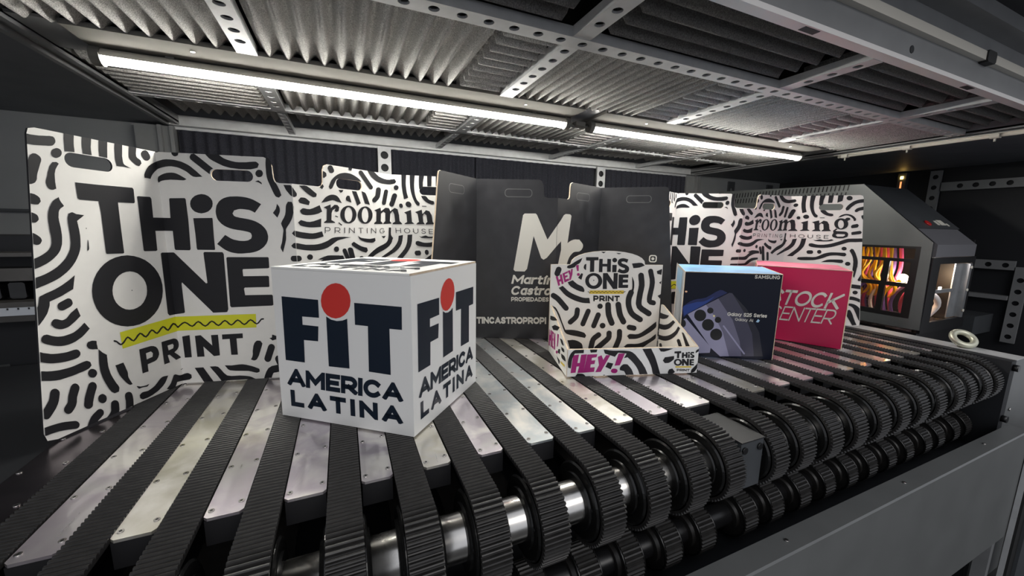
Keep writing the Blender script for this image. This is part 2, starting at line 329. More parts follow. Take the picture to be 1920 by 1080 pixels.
ART['st1_0']='''K 121,1311 126,1311 142,1311 159,1313 175,1315 188,1317 192,1317 197,1318 202,1319 210,1322 217,1329 223,1339 224,1348 222,1357 217,1362 209,1362 205,1362 200,1361 196,1360 183,1358 167,1355 153,1354 138,1353 125,1354
K 241,1296 239,1289 235,1282 230,1277 224,1273 217,1270 211,1270 206,1272 202,1276 200,1282 200,1288 202,1295 205,1302 211,1307 217,1311 223,1314 229,1314 235,1312 239,1308 241,1302
K 115,1246 118,1254 124,1266 129,1271 134,1275 140,1276 145,1276 150,1273 154,1270 158,1266 160,1261 161,1255 159,1246 155,1236 151,1225 147,1214 143,1203 139,1192 136,1180 134,1168 130,1159 125,1152 119,1148 113,1145 108,1144 106,1144
K 163,1155 165,1166 169,1177 173,1189 176,1202 181,1215 185,1227 189,1234 194,1241 199,1249 204,1250 209,1251 213,1252 217,1251 220,1248 223,1246 217,1237 212,1228 207,1219 204,1209 201,1199 200,1189 199,1176 198,1163 198,1152 198,1146 198,1140 198,1133 193,1131 188,1128 184,1127 178,1127 173,1129 169,1133 166,1139 164,1147
K 260,1386 299,1386 299,1382 296,1365 294,1349 293,1336 293,1322 292,1309 279,1308 266,1307 253,1305 254,1319 255,1332 256,1345 257,1362 260,1381
K 332,1386 371,1386 370,1380 367,1363 364,1348 363,1334 363,1321 363,1308 350,1308 337,1308 325,1308 326,1323 326,1337 327,1352 329,1367 332,1383
K 404,1386 443,1386 442,1383 440,1369 438,1354 436,1338 434,1322 432,1306 420,1307 408,1308 396,1308 397,1322 397,1336 399,1350 401,1365 403,1379
K 477,1386 514,1386 512,1373 509,1350 506,1329 506,1316 506,1302 508,1292 511,1287 516,1284 522,1281 529,1278 537,1275 546,1272 533,1273 520,1274 508,1275 496,1275 484,1274 473,1274 471,1287 469,1301 469,1315 471,1338 474,1367
K 548,1386 586,1386 584,1375 580,1355 580,1340 585,1333 593,1329 600,1324 602,1319 603,1313 604,1307 599,1302 594,1296 589,1291 583,1292 577,1293 571,1295 562,1302 551,1311 544,1319 542,1322 540,1327 540,1331 542,1349 546,1374
K 610,1349 618,1334 624,1328 632,1327 642,1329 650,1335 657,1343 659,1353 657,1361 649,1376 643,1381 635,1383 626,1380 617,1374 611,1366 608,1357
K 611,1231 611,1238 611,1246 613,1253 620,1267 630,1284 643,1300 658,1312 675,1323 691,1331 691,1287 687,1285 676,1275 665,1264 657,1254 652,1246 648,1238 644,1230 635,1231 626,1232 619,1232 616,1232 614,1232
K 687,1233 688,1239 691,1244 691,1216 688,1215 687,1221 686,1227
K 275,1170 367,1169 537,1171 542,1162 540,1096 535,1090 453,1089 452,1046 450,938 449,828 443,825 365,828 362,834 364,939 366,1034 363,1089 282,1091 275,1097
K 555,1126 563,1129 628,1130 634,1120 631,1016 691,1016 691,941 634,941 631,831 622,827 557,830 553,835 554,960 556,1095
K 633,593 625,558 611,525 592,496 567,471 539,452 509,439 477,432 444,432 413,437 383,448 356,463 332,483 311,507 295,533 283,562 276,592 273,622 275,653 281,683 292,711 307,737 326,760 348,780 374,796 402,807 432,813 463,814 495,808 525,797 554,781 580,758 602,731 619,700 630,666 635,630|542,611 537,587 526,566 513,548 496,534 476,526 456,522 436,524 417,530 400,542 386,557 375,575 368,596 365,618 366,640 371,661 380,681 392,698 407,712 425,722 444,727 464,728 483,723 502,713 517,698 530,680 539,658 543,635
K 649,811 657,816 691,814 691,440 655,441 646,455 648,642
Y 372,416 689,426 691,426 691,335 374,326
K 338,375 341,373 344,371 347,370 352,363 358,354 366,347 374,347 380,350 386,354 393,362 401,372 407,375 412,369 421,356 435,347 449,356 463,370 473,378 479,372 489,358 502,349 517,358 530,372 539,378 545,373 554,360 568,351 583,360 597,374 607,380 612,375 621,361 635,351 650,360 663,374 672,381 679,377 688,366 691,362 691,378 685,385 670,392 655,383 642,368 634,362 629,367 620,381 605,390 590,382 576,368 566,361 560,367 551,380 538,388 523,379 511,366 501,359 495,365 485,379 471,387 456,378 443,363 433,356 427,362 418,375 407,384 396,379 387,369 380,362 375,358 371,356 368,355 364,360 358,368 352,376 348,379 345,381 341,383 340,384 338,383 337,382 336,381 336,379 337,377
K 456,295 491,295 522,294 537,289 550,280 558,267 562,252 563,241 562,230 555,216 545,205 530,200 514,199 502,198 491,197 490,176 490,155 473,156 457,156 456,226|489,262 518,264 528,249 523,230 489,226
K 585,298 626,298 662,297 674,292 684,283 690,268 691,257 691,250 688,237 679,225 669,218 657,212 678,189 691,174 691,165 680,164 662,162 643,185 625,208 619,208 613,208 617,184 621,161 604,161 586,161 585,230|619,266 653,267 658,254 652,239 622,235
K 293,956 293,954 291,953 290,954 290,956 290,958 292,959 293,958
K 290,900 292,900 292,884 291,869 290,857 288,854 286,851 284,848 282,850 284,864 287,882
K 464,625 463,623 461,622 460,623 459,625 460,627 462,628 464,626
K 685,90 691,90 691,94 684,93 683,92
K 102,1106 108,1105 116,1103 122,1099 127,1095 131,1090 133,1085 133,1079 134,1074 131,1069 127,1064 124,1060 119,1059 114,1059 109,1059 103,1060 98,1061
K 95,1025 98,1024 104,1021 109,1018 113,1014 115,1009 116,1005 116,1000 116,995 113,990 109,986 106,983 102,981 97,981 93,982 91,982
K 87,938 95,933 101,928 107,922 111,917 113,912 114,907 114,902 111,897 108,891 104,888 100,886 96,886 91,886 85,889 83,890
K 180,1080 186,1086 194,1091 201,1097 202,1091 203,1086 205,1080 208,1073 212,1066 216,1058 209,1052 202,1047 196,1039 192,1029 190,1017 188,1005 188,991 189,976 190,960 190,945 190,930 189,915 187,899 184,883 179,869 174,857 167,846 159,836 149,826 139,817 127,808 116,801 104,795 92,789 81,785 73,782 77,827 87,831 99,837 109,843 119,850 128,857 134,864 140,873 144,882 147,892 148,902 149,912 149,926 148,941 148,957 148,971 148,986 149,1001 151,1015 154,1029 158,1041 162,1051 167,1060 171,1068 174,1072 177,1077
K 243,1031 249,1029 254,1026 259,1023 269,1022 280,1020 291,1019 280,1009 269,1000 258,991 259,977 260,963 261,948 261,934 261,919 260,905 258,888 256,871 251,853 244,835 235,817 225,800 213,784 200,769 186,756 172,745 158,735 144,727 129,720 114,714 99,708 83,703 67,697 65,697 70,744 72,745 89,750 105,756 121,764 137,773 152,783 165,794 177,806 188,818 197,831 205,845 212,860 216,875 219,890 220,906 221,921 221,937 221,952 221,969 221,985 222,999 223,1007 226,1015 228,1024 233,1026 238,1029
K 214,738 209,716 204,695 199,674 183,666 167,658 152,650 136,644 120,638 104,632 103,624 102,617 100,610 96,600 92,589 87,579 80,569 73,559 65,550 57,540 51,534 58,615 62,622 65,634 68,647 71,658 74,662 79,664 84,666 97,672 115,678 132,685 146,692 159,699 173,708 187,717 200,727
K 150,583 177,594 183,599 188,607 188,616 186,625 181,632 173,635 166,633 140,622 133,617 130,610 129,601 131,592 136,586 143,583
K 202,584 205,570 208,556 211,542 200,533 190,524 180,517 171,511 163,505 154,501 145,499 136,498 128,499 121,501 114,505 108,509 103,514 100,520 96,526 96,531 97,535 98,539 101,543 104,547 108,550 113,550 117,549 122,547 127,544 132,541 137,539 142,539 148,541 154,543 161,550 168,558 176,566 185,572 193,578
K 222,506 228,495 234,483 240,472 228,461 216,450 203,440 189,433 175,426 160,422 146,420 131,420 118,422 105,426 93,431 82,437 72,443 62,450 55,457 53,461 51,466 52,471 53,477 56,482 59,486 63,489 69,489 74,489 82,484 92,477 102,472 112,468 123,466 133,465 146,466 161,468 173,471 182,476 191,481 199,487 207,493 214,500
K 217,396 218,400 221,405 224,409 230,409 236,410 242,410 248,408 254,406 260,403 260,397 259,391 259,385 260,377 260,369 261,360 250,364 238,367 229,371 225,374 221,378 219,383 217,387 216,392
K 40,419 51,411 63,405 74,399 86,395 98,392 110,390 123,388 135,387 148,388 162,389 172,388 177,385 181,381 184,375 186,370 186,364 185,358 182,354 178,350 173,347 163,345 149,344 136,344 121,345 106,347 92,350 80,353 68,357 57,362 46,368 36,374
K 32,333 36,332 52,325 68,320 82,317 97,314 111,313 125,312 140,312 154,313 171,316 189,319 204,320 209,318 215,313 220,308 221,302 222,296 223,290 218,285 214,281 209,278 197,275 183,273 169,272 154,270 139,269 125,269 109,269 93,269 77,272 58,278 37,287 28,290
K 241,242 239,236 235,231 230,227 225,226 219,228 213,231 208,236 205,243 203,250 203,257 205,263 208,268 213,272 219,273 225,271 230,268 235,263 239,257 241,249
K 263,360 267,353 272,347 276,340 282,333 289,326 296,319 295,308 295,296 294,285 294,276 294,267 294,258 295,247 297,234 299,220 303,205 308,189 313,174 319,158 326,143 330,130 329,122 327,115 325,108 318,108 311,108 304,108 299,114 293,120 289,127 282,142 276,160 270,178 265,196 261,214 258,232 256,250 256,268 256,286 258,309 261,335
K 327,251 341,251 354,252 367,252 369,243 372,233 374,224 376,214 379,203 381,193 381,184 380,174 381,164 385,151 391,135 397,119 392,119 387,119 382,121 375,129 367,140 360,152 353,165 346,179 340,193 337,204 334,215 332,226 331,234 329,242
K 415,100 422,96 429,92 436,88 444,86 453,84 461,83 469,82 476,83 484,83 480,79 476,75 472,73 465,74 457,76 449,78 441,79 433,79 426,79 422,86 418,93
K 49,225 46,212 43,201 40,193 32,181 22,167 17,161 13,119 15,116 22,111 29,111 35,115 47,129 59,144 69,161 75,176 79,191 82,204 83,214 80,224 74,233 67,237 59,237 53,233
K 127,221 122,209 117,196 112,183 109,169 107,158 105,151 102,147 97,142 92,136 88,129 87,119 90,109 95,101 102,96 110,95 116,99 122,105 128,112 135,123 140,137 142,150 144,160 148,170 153,182 158,194 160,204 158,214 153,223 146,229 138,230 132,227
K 196,198 189,182 182,165 176,150 172,138 170,126 167,115 166,105 169,95 175,86 183,81 191,81 198,85 202,92 204,104 207,114 210,124 215,138 222,155 229,171 231,181 229,192 224,201 216,207 208,208 200,205
K 265,96 263,90 260,84 255,81 249,80 243,82 238,86 233,92 229,99 228,106 228,114 230,121 233,126 238,129 244,130 250,129 255,125 260,119 264,112 265,104
K 280,58 278,45 277,33 276,25 273,19 268,13 263,8 253,1 312,1 315,13 316,28 317,42 316,52 312,62 305,69 296,73 288,72 282,67
K 350,70 350,57 351,45 350,35 348,16 345,1 386,1 388,18 389,33 389,47 388,60 386,70 381,79 373,85 364,87 357,85 352,79
K 216,58 206,52 196,46 186,37 178,25 171,12 166,1 211,1 218,7 227,12 236,19 241,24 243,33 242,43 237,52 230,58 222,60
K 122,51 110,56 97,61 84,66 71,70 56,73 42,75 26,77 9,78 6,40 12,39 30,38 46,36 58,34 71,30 84,26 95,22 107,17 119,12 126,11 132,14 135,20 136,29 133,38 128,46
K 559,92 571,93 585,90 599,87 591,74 583,61 574,50 561,39 545,30 529,22 512,17 494,12 478,10 464,9 451,10 440,11 435,14 430,19 425,24 425,30 425,36 424,42 429,46 435,50 440,52 450,51 462,48 473,47 486,50 500,54 514,60 529,71 544,84
K 579,10 590,18 601,26 611,36 619,49 627,64 633,75 636,76 641,77 645,76 653,71 663,64 673,59 690,56 691,17 686,19 674,21 662,23 650,25 643,12 636,1 597,1 595,2'''
ART['st1_1']='''K 1,1386 17,1386 15,1384 11,1383 6,1382 2,1383
K 1,1332 17,1338 33,1344 50,1347 69,1347 88,1346 107,1342 125,1337 142,1329 158,1320 171,1310 183,1298 195,1287 204,1277 214,1267 223,1257 207,1256 190,1254 176,1256 165,1263 155,1273 145,1282 134,1289 123,1295 111,1301 99,1305 86,1307 72,1309 58,1308 42,1305 28,1301 17,1297 6,1292 1,1289
K 1,1246 3,1249 11,1255 22,1262 33,1267 45,1271 57,1273 69,1274 81,1273 92,1270 103,1265 115,1258 128,1249 141,1240 135,1237 130,1234 124,1233 106,1233 82,1234 60,1234 46,1232 32,1230 20,1227 12,1224 5,1219 1,1217
K 1,1016 37,1016 42,1125 47,1129 121,1132 125,1125 127,1010 122,835 116,828 44,829 40,837 41,941 1,941
K 262,1104 258,1087 248,1071 234,1058 216,1050 198,1046 180,1049 164,1056 153,1068 146,1083 145,1100 149,1118 159,1133 173,1146 190,1154 208,1158 226,1156 242,1148 254,1136 261,1121
K 153,1017 252,1021 253,1013 250,902 250,835 246,830 157,831 154,840 155,922
K 520,1109 507,1092 495,1075 482,1057 472,1063 461,1069 450,1073 434,1075 417,1077 402,1077 392,1075 381,1071 371,1068 368,1062 364,1055 361,1049 364,1044 366,1038 370,1034 378,1030 388,1028 398,1025 412,1023 429,1020 445,1017 463,1012 481,1005 497,996 511,986 523,973 533,959 539,946 542,930 544,916 543,905 541,894 537,883 532,872 524,861 515,850 503,840 489,830 474,823 455,817 435,813 414,811 393,809 371,809 351,812 335,816 320,822 305,830 291,841 277,854 263,866 279,884 295,903 311,921 322,913 333,905 344,898 356,893 369,890 382,887 397,886 412,886 425,888 433,890 440,895 448,899 451,905 453,912 454,918 453,925 451,932 446,937 436,941 424,944 411,947 393,950 373,953 354,957 338,962 322,969 309,977 297,987 287,1000 279,1013 275,1028 273,1044 273,1060 276,1076 280,1093 288,1107 297,1120 310,1131 323,1139 339,1145 357,1149 375,1150 394,1151 414,1150 432,1148 448,1145 464,1140 479,1134 493,1126 506,1118
K 1,814 32,815 38,810 183,627 190,630 186,811 191,818 287,817 293,806 288,464 281,447 271,445 204,444 187,467 57,635 54,624 54,451 47,446 1,440
K 305,782 311,787 533,787 537,782 536,723 530,718 389,713 386,705 387,669 524,670 530,665 528,603 524,599 390,598 385,590 388,550 538,550 543,543 542,485 535,480 306,475 300,483
Y 1,425 438,429 435,341 6,337 1,335
K 1,360 5,355 7,354 9,354 11,355 12,357 13,359 13,361 12,363 3,373 1,375
K 11,356 23,368 36,379 46,384 57,378 69,365 84,358 98,366 109,380 118,386 127,379 139,365 153,356 169,365 182,379 191,386 200,380 211,366 225,357 240,366 253,381 263,387 271,381 282,366 296,358 311,367 324,381 334,388 343,382 354,367 368,358 383,366 395,380 405,387 414,381 425,368 438,360 451,367 461,380 468,389 470,389 473,390 478,390 479,391 481,392 482,394 482,396 481,398 479,400 477,400 473,399 468,399 463,396 455,386 446,374 439,369 431,375 419,389 405,397 391,388 378,374 368,368 359,375 348,389 334,398 319,389 306,374 296,367 288,374 277,388 263,397 248,388 235,374 226,367 217,373 206,387 192,395 177,387 164,372 154,366 144,372 133,387 119,395 105,387 93,374 84,367 74,373 61,386 47,393 32,387 19,375 6,363 5,361 4,359 5,357 6,356 7,355 9,355
K 1,172 5,168 1,166
K 24,300 64,307 62,166 25,165
K 92,301 123,304 180,235 179,302 217,303 216,169 183,166 131,231 131,166 92,166
K 239,303 354,306 353,275 317,274 316,168 279,169 279,273 238,272
K 1,91 7,94 8,95 7,97 1,94
K 1,57 14,62 28,65 35,63 42,58 49,53 49,47 49,40 49,33 45,29 41,25 36,22 24,20 9,18 1,17
K 112,1 71,96 118,96 165,1
K 154,99 169,99 185,99 199,95 213,77 228,52 245,34 268,29 292,29 315,29 334,27 353,24 370,20 383,14 395,6 404,1 209,1 207,6 201,18 195,29 183,50 168,74
K 237,102 250,101 263,100 276,99 295,101 316,103 337,103 356,99 374,93 391,87 404,81 417,74 430,67 431,61 431,55 432,49 426,45 419,42 413,41 400,45 384,51 368,56 335,59 294,62 263,67 253,75 245,88
K 497,1 498,4 505,23 510,33 515,35 527,36 542,39 550,43 557,51 560,61 559,72 554,81 546,86 537,87 522,84 504,81 483,68 469,45 460,22 453,1
K 402,191 405,205 408,221 413,234 417,242 423,249 430,254 436,255 443,254 450,253 454,247 457,241 461,235 458,224 455,214 451,203 446,188 440,171 435,156 430,147 425,137 420,130 415,127 410,125 404,124 399,126 393,129 387,132 392,141 396,149 399,158 401,169 401,180
K 492,214 466,141 464,130 467,121 473,113 481,109 490,110 498,116 503,124 529,198 531,208 528,218 522,225 514,229 505,228 497,222
K 522,291 529,288 537,284 544,281 544,273 543,265 543,258 535,256 528,254 521,251 515,257 509,263 503,268 508,269 513,270 518,271 519,277 520,284
K 527,122 535,95 539,87 546,82 554,80 562,83 567,90 570,99 570,108 562,136 558,144 552,149 543,150 536,147 530,140 527,132
K 80,1386 115,1386 115,1384 113,1378 112,1372 106,1369 101,1366 96,1365 91,1366 87,1369 83,1373 81,1378 80,1384
K 169,1365 171,1371 174,1376 177,1382 183,1383 190,1385 195,1384 219,1364 251,1335 283,1306 277,1303 272,1300 268,1295 265,1289 264,1281 262,1273 229,1301 197,1330 174,1351 171,1355 170,1360
K 249,1386 318,1386 322,1384 332,1375 343,1367 361,1360 381,1354 402,1350 420,1349 439,1350 458,1351 477,1354 496,1356 510,1357 516,1354 521,1349 526,1344 523,1336 520,1329 517,1322 504,1318 491,1314 478,1311 459,1310 438,1310 417,1310 395,1312 373,1314 353,1319 334,1325 316,1334 300,1342 287,1349 275,1357 265,1365 259,1373 253,1380
K 458,1386 449,1385 437,1384 426,1385 422,1386
K 544,1290 542,1284 539,1277 534,1272 528,1269 522,1268 515,1268 510,1271 506,1276 503,1282 503,1288 504,1295 508,1301 512,1306 518,1310 525,1311 531,1310 537,1308 541,1303 543,1297
K 497,1242 503,1244 510,1247 516,1249 522,1244 528,1240 532,1235 533,1232 533,1229 533,1226 527,1230 521,1234 515,1237 509,1239 503,1240
K 566,1386 564,1369 562,1352 561,1335 561,1313 561,1290 563,1268 567,1250 573,1233 579,1216 586,1196 594,1175 602,1159 607,1155 614,1153 621,1151 626,1156 631,1161 636,1166 633,1174 631,1183 629,1192 624,1205 618,1220 612,1233 607,1240 602,1246 599,1254 596,1266 595,1280 593,1295 593,1313 593,1331 592,1347 591,1356 589,1365 586,1372 581,1378 576,1383 572,1386
K 651,1228 664,1228 677,1228 690,1228 696,1220 696,1160 691,1163 686,1167 679,1176 671,1187 663,1198 659,1208 655,1218
K 607,1114 612,1106 617,1099 620,1090 621,1082 621,1073 619,1064 615,1053 609,1041 604,1030 596,1039 589,1049 581,1058 587,1067 594,1076 599,1084 602,1094 605,1104
K 669,1128 676,1128 684,1128 691,1127 694,1118 696,1113 696,1064 694,1055 690,1040 685,1025 678,1011 668,994 656,976 647,961 646,954 646,947 646,939 645,926 645,911 643,895 637,872 629,844 621,817 616,826 612,836 609,845 611,856 615,867 619,879 622,895 625,912 628,928 630,939 632,950 632,961 629,972 624,984 622,996 629,1012 640,1030 648,1048 652,1067 654,1086 656,1102 659,1111 664,1120
K 679,936 684,941 689,947 693,952 696,952 696,917 692,920 685,928
K 670,859 677,866 683,873 691,876 696,876 696,840 683,843 678,847 674,853
K 677,760 696,760 696,796 679,796 672,795 666,790 662,782 662,774 664,767 670,762
K 617,676 619,687 622,698 625,708 648,710 672,712 695,714 696,682 671,681 644,679
K 615,621 617,627 619,632 621,637 672,639 696,640 696,621 673,621'''
ART['st1_2']='''K 1,1217 6,1211 18,1194 27,1180 27,1175 26,1170 24,1164 18,1161 13,1158 7,1157 1,1159
K 1,1107 3,1098 2,1085 1,1076
K 34,1140 39,1146 44,1152 49,1158 59,1159 68,1159 78,1158 88,1153 98,1145 108,1137 106,1129 103,1122 101,1114 90,1115 79,1117 69,1118 59,1120 49,1122 41,1125 37,1129 35,1135
K 45,1230 62,1232 79,1234 95,1232 115,1221 136,1205 158,1189 157,1183 155,1176 153,1170 145,1168 137,1166 130,1166 116,1173 100,1182 86,1192 72,1204 58,1217
K 39,1077 46,1083 52,1089 60,1093 73,1092 88,1089 105,1089 126,1096 150,1107 174,1118 177,1109 180,1100 183,1093 185,1087 187,1082 189,1077 176,1071 163,1064 150,1060 130,1055 108,1052 89,1050 75,1050 61,1052 51,1056 45,1062 42,1069
K 22,1003 28,1008 35,1014 42,1019 60,1014 79,1009 99,1008 124,1013 151,1022 179,1032 178,1013 176,995 175,977 148,975 121,973 97,973 76,975 55,979 39,983 32,988 27,996
K 1,951 14,949 31,945 49,942 70,939 92,936 114,935 136,938 158,943 180,948 183,937 186,926 189,915 170,909 151,904 132,900 111,899 88,899 66,901 43,904 20,909 3,914 1,916
K 1,875 13,874 38,868 63,863 89,862 117,862 144,864 169,869 194,877 215,885 228,892 240,899 253,904 273,908 297,910 321,910 347,910 373,908 400,906 378,903 356,900 336,896 320,893 304,889 289,884 266,870 240,853 213,839 185,830 156,825 127,823 97,824 68,827 41,831 21,835 1,839
K 1,760 11,759 19,761 26,765 30,772 30,780 27,788 21,793 13,796 1,796
K 105,782 104,776 101,771 96,767 90,765 84,765 78,766 73,769 69,773 66,778 65,784 67,789 70,794 75,798 80,800 86,801 93,799 98,797 102,792 105,787
K 247,1357 256,1340 260,1335 268,1333 276,1334 284,1338 290,1344 292,1352 291,1359 282,1376 278,1381 270,1383 262,1382 254,1378 249,1371 246,1364
K 210,1340 219,1337 227,1333 233,1329 234,1323 234,1316 234,1310 228,1305 222,1300 217,1295 214,1296 211,1297 208,1297 209,1312 209,1326
K 202,1256 205,1251 208,1246 211,1241 207,1235 202,1228 198,1222 192,1225 187,1229 181,1232 188,1240 195,1248
K 246,1241 253,1257 260,1273 269,1288 283,1303 299,1317 316,1329 334,1338 354,1344 374,1348 393,1349 413,1348 432,1344 453,1337 472,1328 488,1319 495,1313 500,1307 505,1300 491,1302 477,1304 463,1305 420,1305 368,1304 329,1303 321,1302 313,1300 306,1296 301,1288 295,1278 290,1268 283,1256 276,1243 270,1234 265,1231 260,1229 255,1227 252,1232 249,1236
K 185,1134 196,1147 207,1160 219,1172 233,1181 248,1188 263,1192 279,1193 294,1191 307,1185 319,1173 329,1156 339,1140 327,1143 316,1146 305,1148 293,1151 281,1155 269,1156 254,1153 239,1148 225,1143 211,1140 198,1137
K 372,1179 375,1185 380,1190 385,1196 390,1195 396,1195 402,1195 406,1180 411,1165 415,1150 408,1151 401,1152 394,1154 387,1156 380,1159 373,1163 372,1168 371,1174
K 422,1231 434,1230 446,1230 459,1230 470,1204 481,1177 492,1149 482,1143 472,1137 462,1130 454,1151 447,1172 440,1191 434,1204 428,1217
K 505,1236 517,1232 529,1229 538,1223 549,1202 560,1173 572,1143 558,1145 544,1147 530,1148 525,1163 520,1178 515,1193 511,1207 508,1221
K 317,1228 330,1229 343,1230 355,1231 353,1227 350,1222 347,1217 342,1214 337,1212 331,1210 327,1216 322,1222
K 488,1357 571,1260 577,1256 584,1255 593,1256 600,1261 604,1267 605,1274 603,1280 518,1377 513,1380 505,1381 497,1379 491,1375 487,1369 486,1362
K 561,1386 620,1386 629,1381 646,1368 665,1357 688,1350 713,1345 739,1343 765,1345 771,1346 771,1311 747,1308 719,1308 690,1309 663,1313 640,1320 619,1330 601,1342 585,1356 572,1372
K 634,1260 631,1243 628,1226 624,1214 619,1208 610,1200 600,1191 595,1184 594,1176 597,1169 604,1164 613,1162 623,1164 631,1169 642,1179 654,1190 665,1205 671,1224 675,1242 678,1260 677,1268 672,1274 664,1277 654,1277 644,1274 637,1268
K 709,1254 684,1165 684,1159 688,1153 695,1149 703,1149 711,1151 718,1156 722,1162 747,1252 747,1259 743,1264 736,1267 728,1268 719,1265 713,1261
K 771,1192 757,1164 756,1155 759,1148 767,1142 771,1141
K 403,1386 433,1386 432,1383 429,1375 426,1368 419,1368 413,1369 406,1370 405,1377 403,1384
K 201,1106 252,1127 252,1103 281,1127 304,1126 316,1112 310,1085 293,1079 279,1087 288,1104 265,1090 256,1070 252,1024 278,1010 278,1005 198,1003 196,1008 217,1022 223,1095
K 452,1067 450,1056 446,1045 441,1035 434,1026 425,1018 415,1012 404,1007 393,1004 382,1003 370,1004 360,1006 350,1011 341,1016 334,1024 328,1032 324,1042 321,1052 321,1062 323,1073 326,1083 331,1093 338,1102 346,1110 356,1116 366,1121 377,1125 388,1126 400,1126 411,1124 421,1120 430,1114 438,1107 444,1098 449,1088 451,1078|419,1066 417,1054 414,1043 410,1033 404,1025 398,1019 391,1015 384,1013 377,1014 370,1018 365,1024 360,1032 357,1042 355,1052 355,1064 357,1075 359,1086 364,1096 369,1104 375,1110 382,1114 389,1116 396,1115 403,1112 409,1106 413,1098 417,1088 419,1077
K 592,1068 590,1057 587,1046 581,1036 574,1027 566,1019 556,1012 545,1007 534,1004 523,1003 511,1004 501,1006 491,1011 482,1017 475,1024 469,1033 465,1043 462,1053 462,1064 464,1075 467,1085 472,1095 479,1104 487,1112 496,1119 507,1124 518,1127 529,1129 540,1129 551,1126 561,1122 570,1116 578,1109 585,1100 589,1090 592,1080|556,1067 555,1055 552,1044 548,1034 543,1026 537,1019 530,1015 523,1014 517,1015 510,1019 505,1025 501,1033 498,1043 496,1054 496,1065 497,1077 500,1088 504,1098 509,1106 515,1112 522,1117 528,1118 535,1117 541,1114 547,1108 551,1100 554,1090 556,1079
K 607,1104 668,1127 672,1101 716,1129 750,1127 763,1105 771,1109 771,1092 763,1086 755,1028 771,1013 771,1009 686,1004 691,1012 711,1027 714,1088 695,1098 671,1082 666,1026 685,1010 682,1004 604,1003 603,1010 624,1024 630,1095
K 457,916 465,910 474,905 483,901 506,897 535,894 561,892 576,894 591,896 607,899 608,892 609,884 610,877 603,872 595,867 587,864 571,863 552,865 533,867 512,872 491,879 474,887 466,895 461,905
K 398,860 405,865 412,869 419,874 439,862 460,850 480,840 496,835 514,831 531,827 533,820 535,812 537,805 532,800 526,795 521,791 503,796 486,801 470,808 447,820 423,834 405,846 402,850 400,855
K 298,825 297,820 294,814 289,810 283,808 277,807 271,808 266,811 262,816 259,821 259,827 260,833 263,838 268,842 273,844 279,845 285,844 291,841 295,837 297,831
K 325,810 348,752 352,746 358,742 365,741 373,743 378,748 380,754 380,761 356,819 353,825 346,828 339,829 332,827 327,822 324,816
K 743,978 751,978 758,978 765,978 764,958 762,937 763,920 768,911 771,909 771,869 769,865 758,850 743,836 726,824 707,813 679,801 648,790 620,778 600,768 581,756 563,744 551,748 539,753 528,757 537,766 546,774 556,782 574,795 597,810 622,824 651,836 683,847 709,859 721,870 730,883 735,897 739,921 741,950
K 771,771 762,768 734,757 708,748 681,739 655,731 649,734 643,737 637,739 685,763 735,787 771,807
K 668,910 682,911 697,912 711,913 704,907 698,900 691,894 683,899 676,904
K 283,1048 297,1043 299,1043 301,1043 302,1045 303,1047 301,1049 286,1054 284,1054 283,1054 281,1053 281,1050
K 305,1002 323,989 325,988 327,988 329,989 330,990 331,992 330,994 329,995 311,1008 309,1009 307,1009 305,1008 304,1007 303,1005 304,1003
K 137,763 160,772 184,780 209,786 237,786 268,784 298,782 303,775 308,767 313,759 270,759 228,759 193,760 174,761 155,762
K 1,714 31,714 65,714 97,717 123,728 146,743 167,757 185,766 203,775 223,780 254,782 290,781 326,780 330,771 333,762 337,752 309,751 281,749 253,745 226,737 199,728 174,717 157,705 141,691 121,682 86,680 44,681 2,683
K 1,640 42,640 103,642 120,649 133,660 146,670 169,681 196,693 225,701 256,704 288,705 321,705 322,699 323,693 325,686 289,680 253,674 219,665 190,651 163,633 131,622 56,620 1,621
K 366,820 397,684 401,678 408,673 417,670 427,670 435,673 440,678 441,685 410,820 406,827 399,831 390,834 380,834 372,831 367,826
K 461,756 475,684 477,679 483,675 491,672 500,672 507,674 511,679 512,684 498,756 495,761 489,766 482,768 473,768 466,766 462,762'''
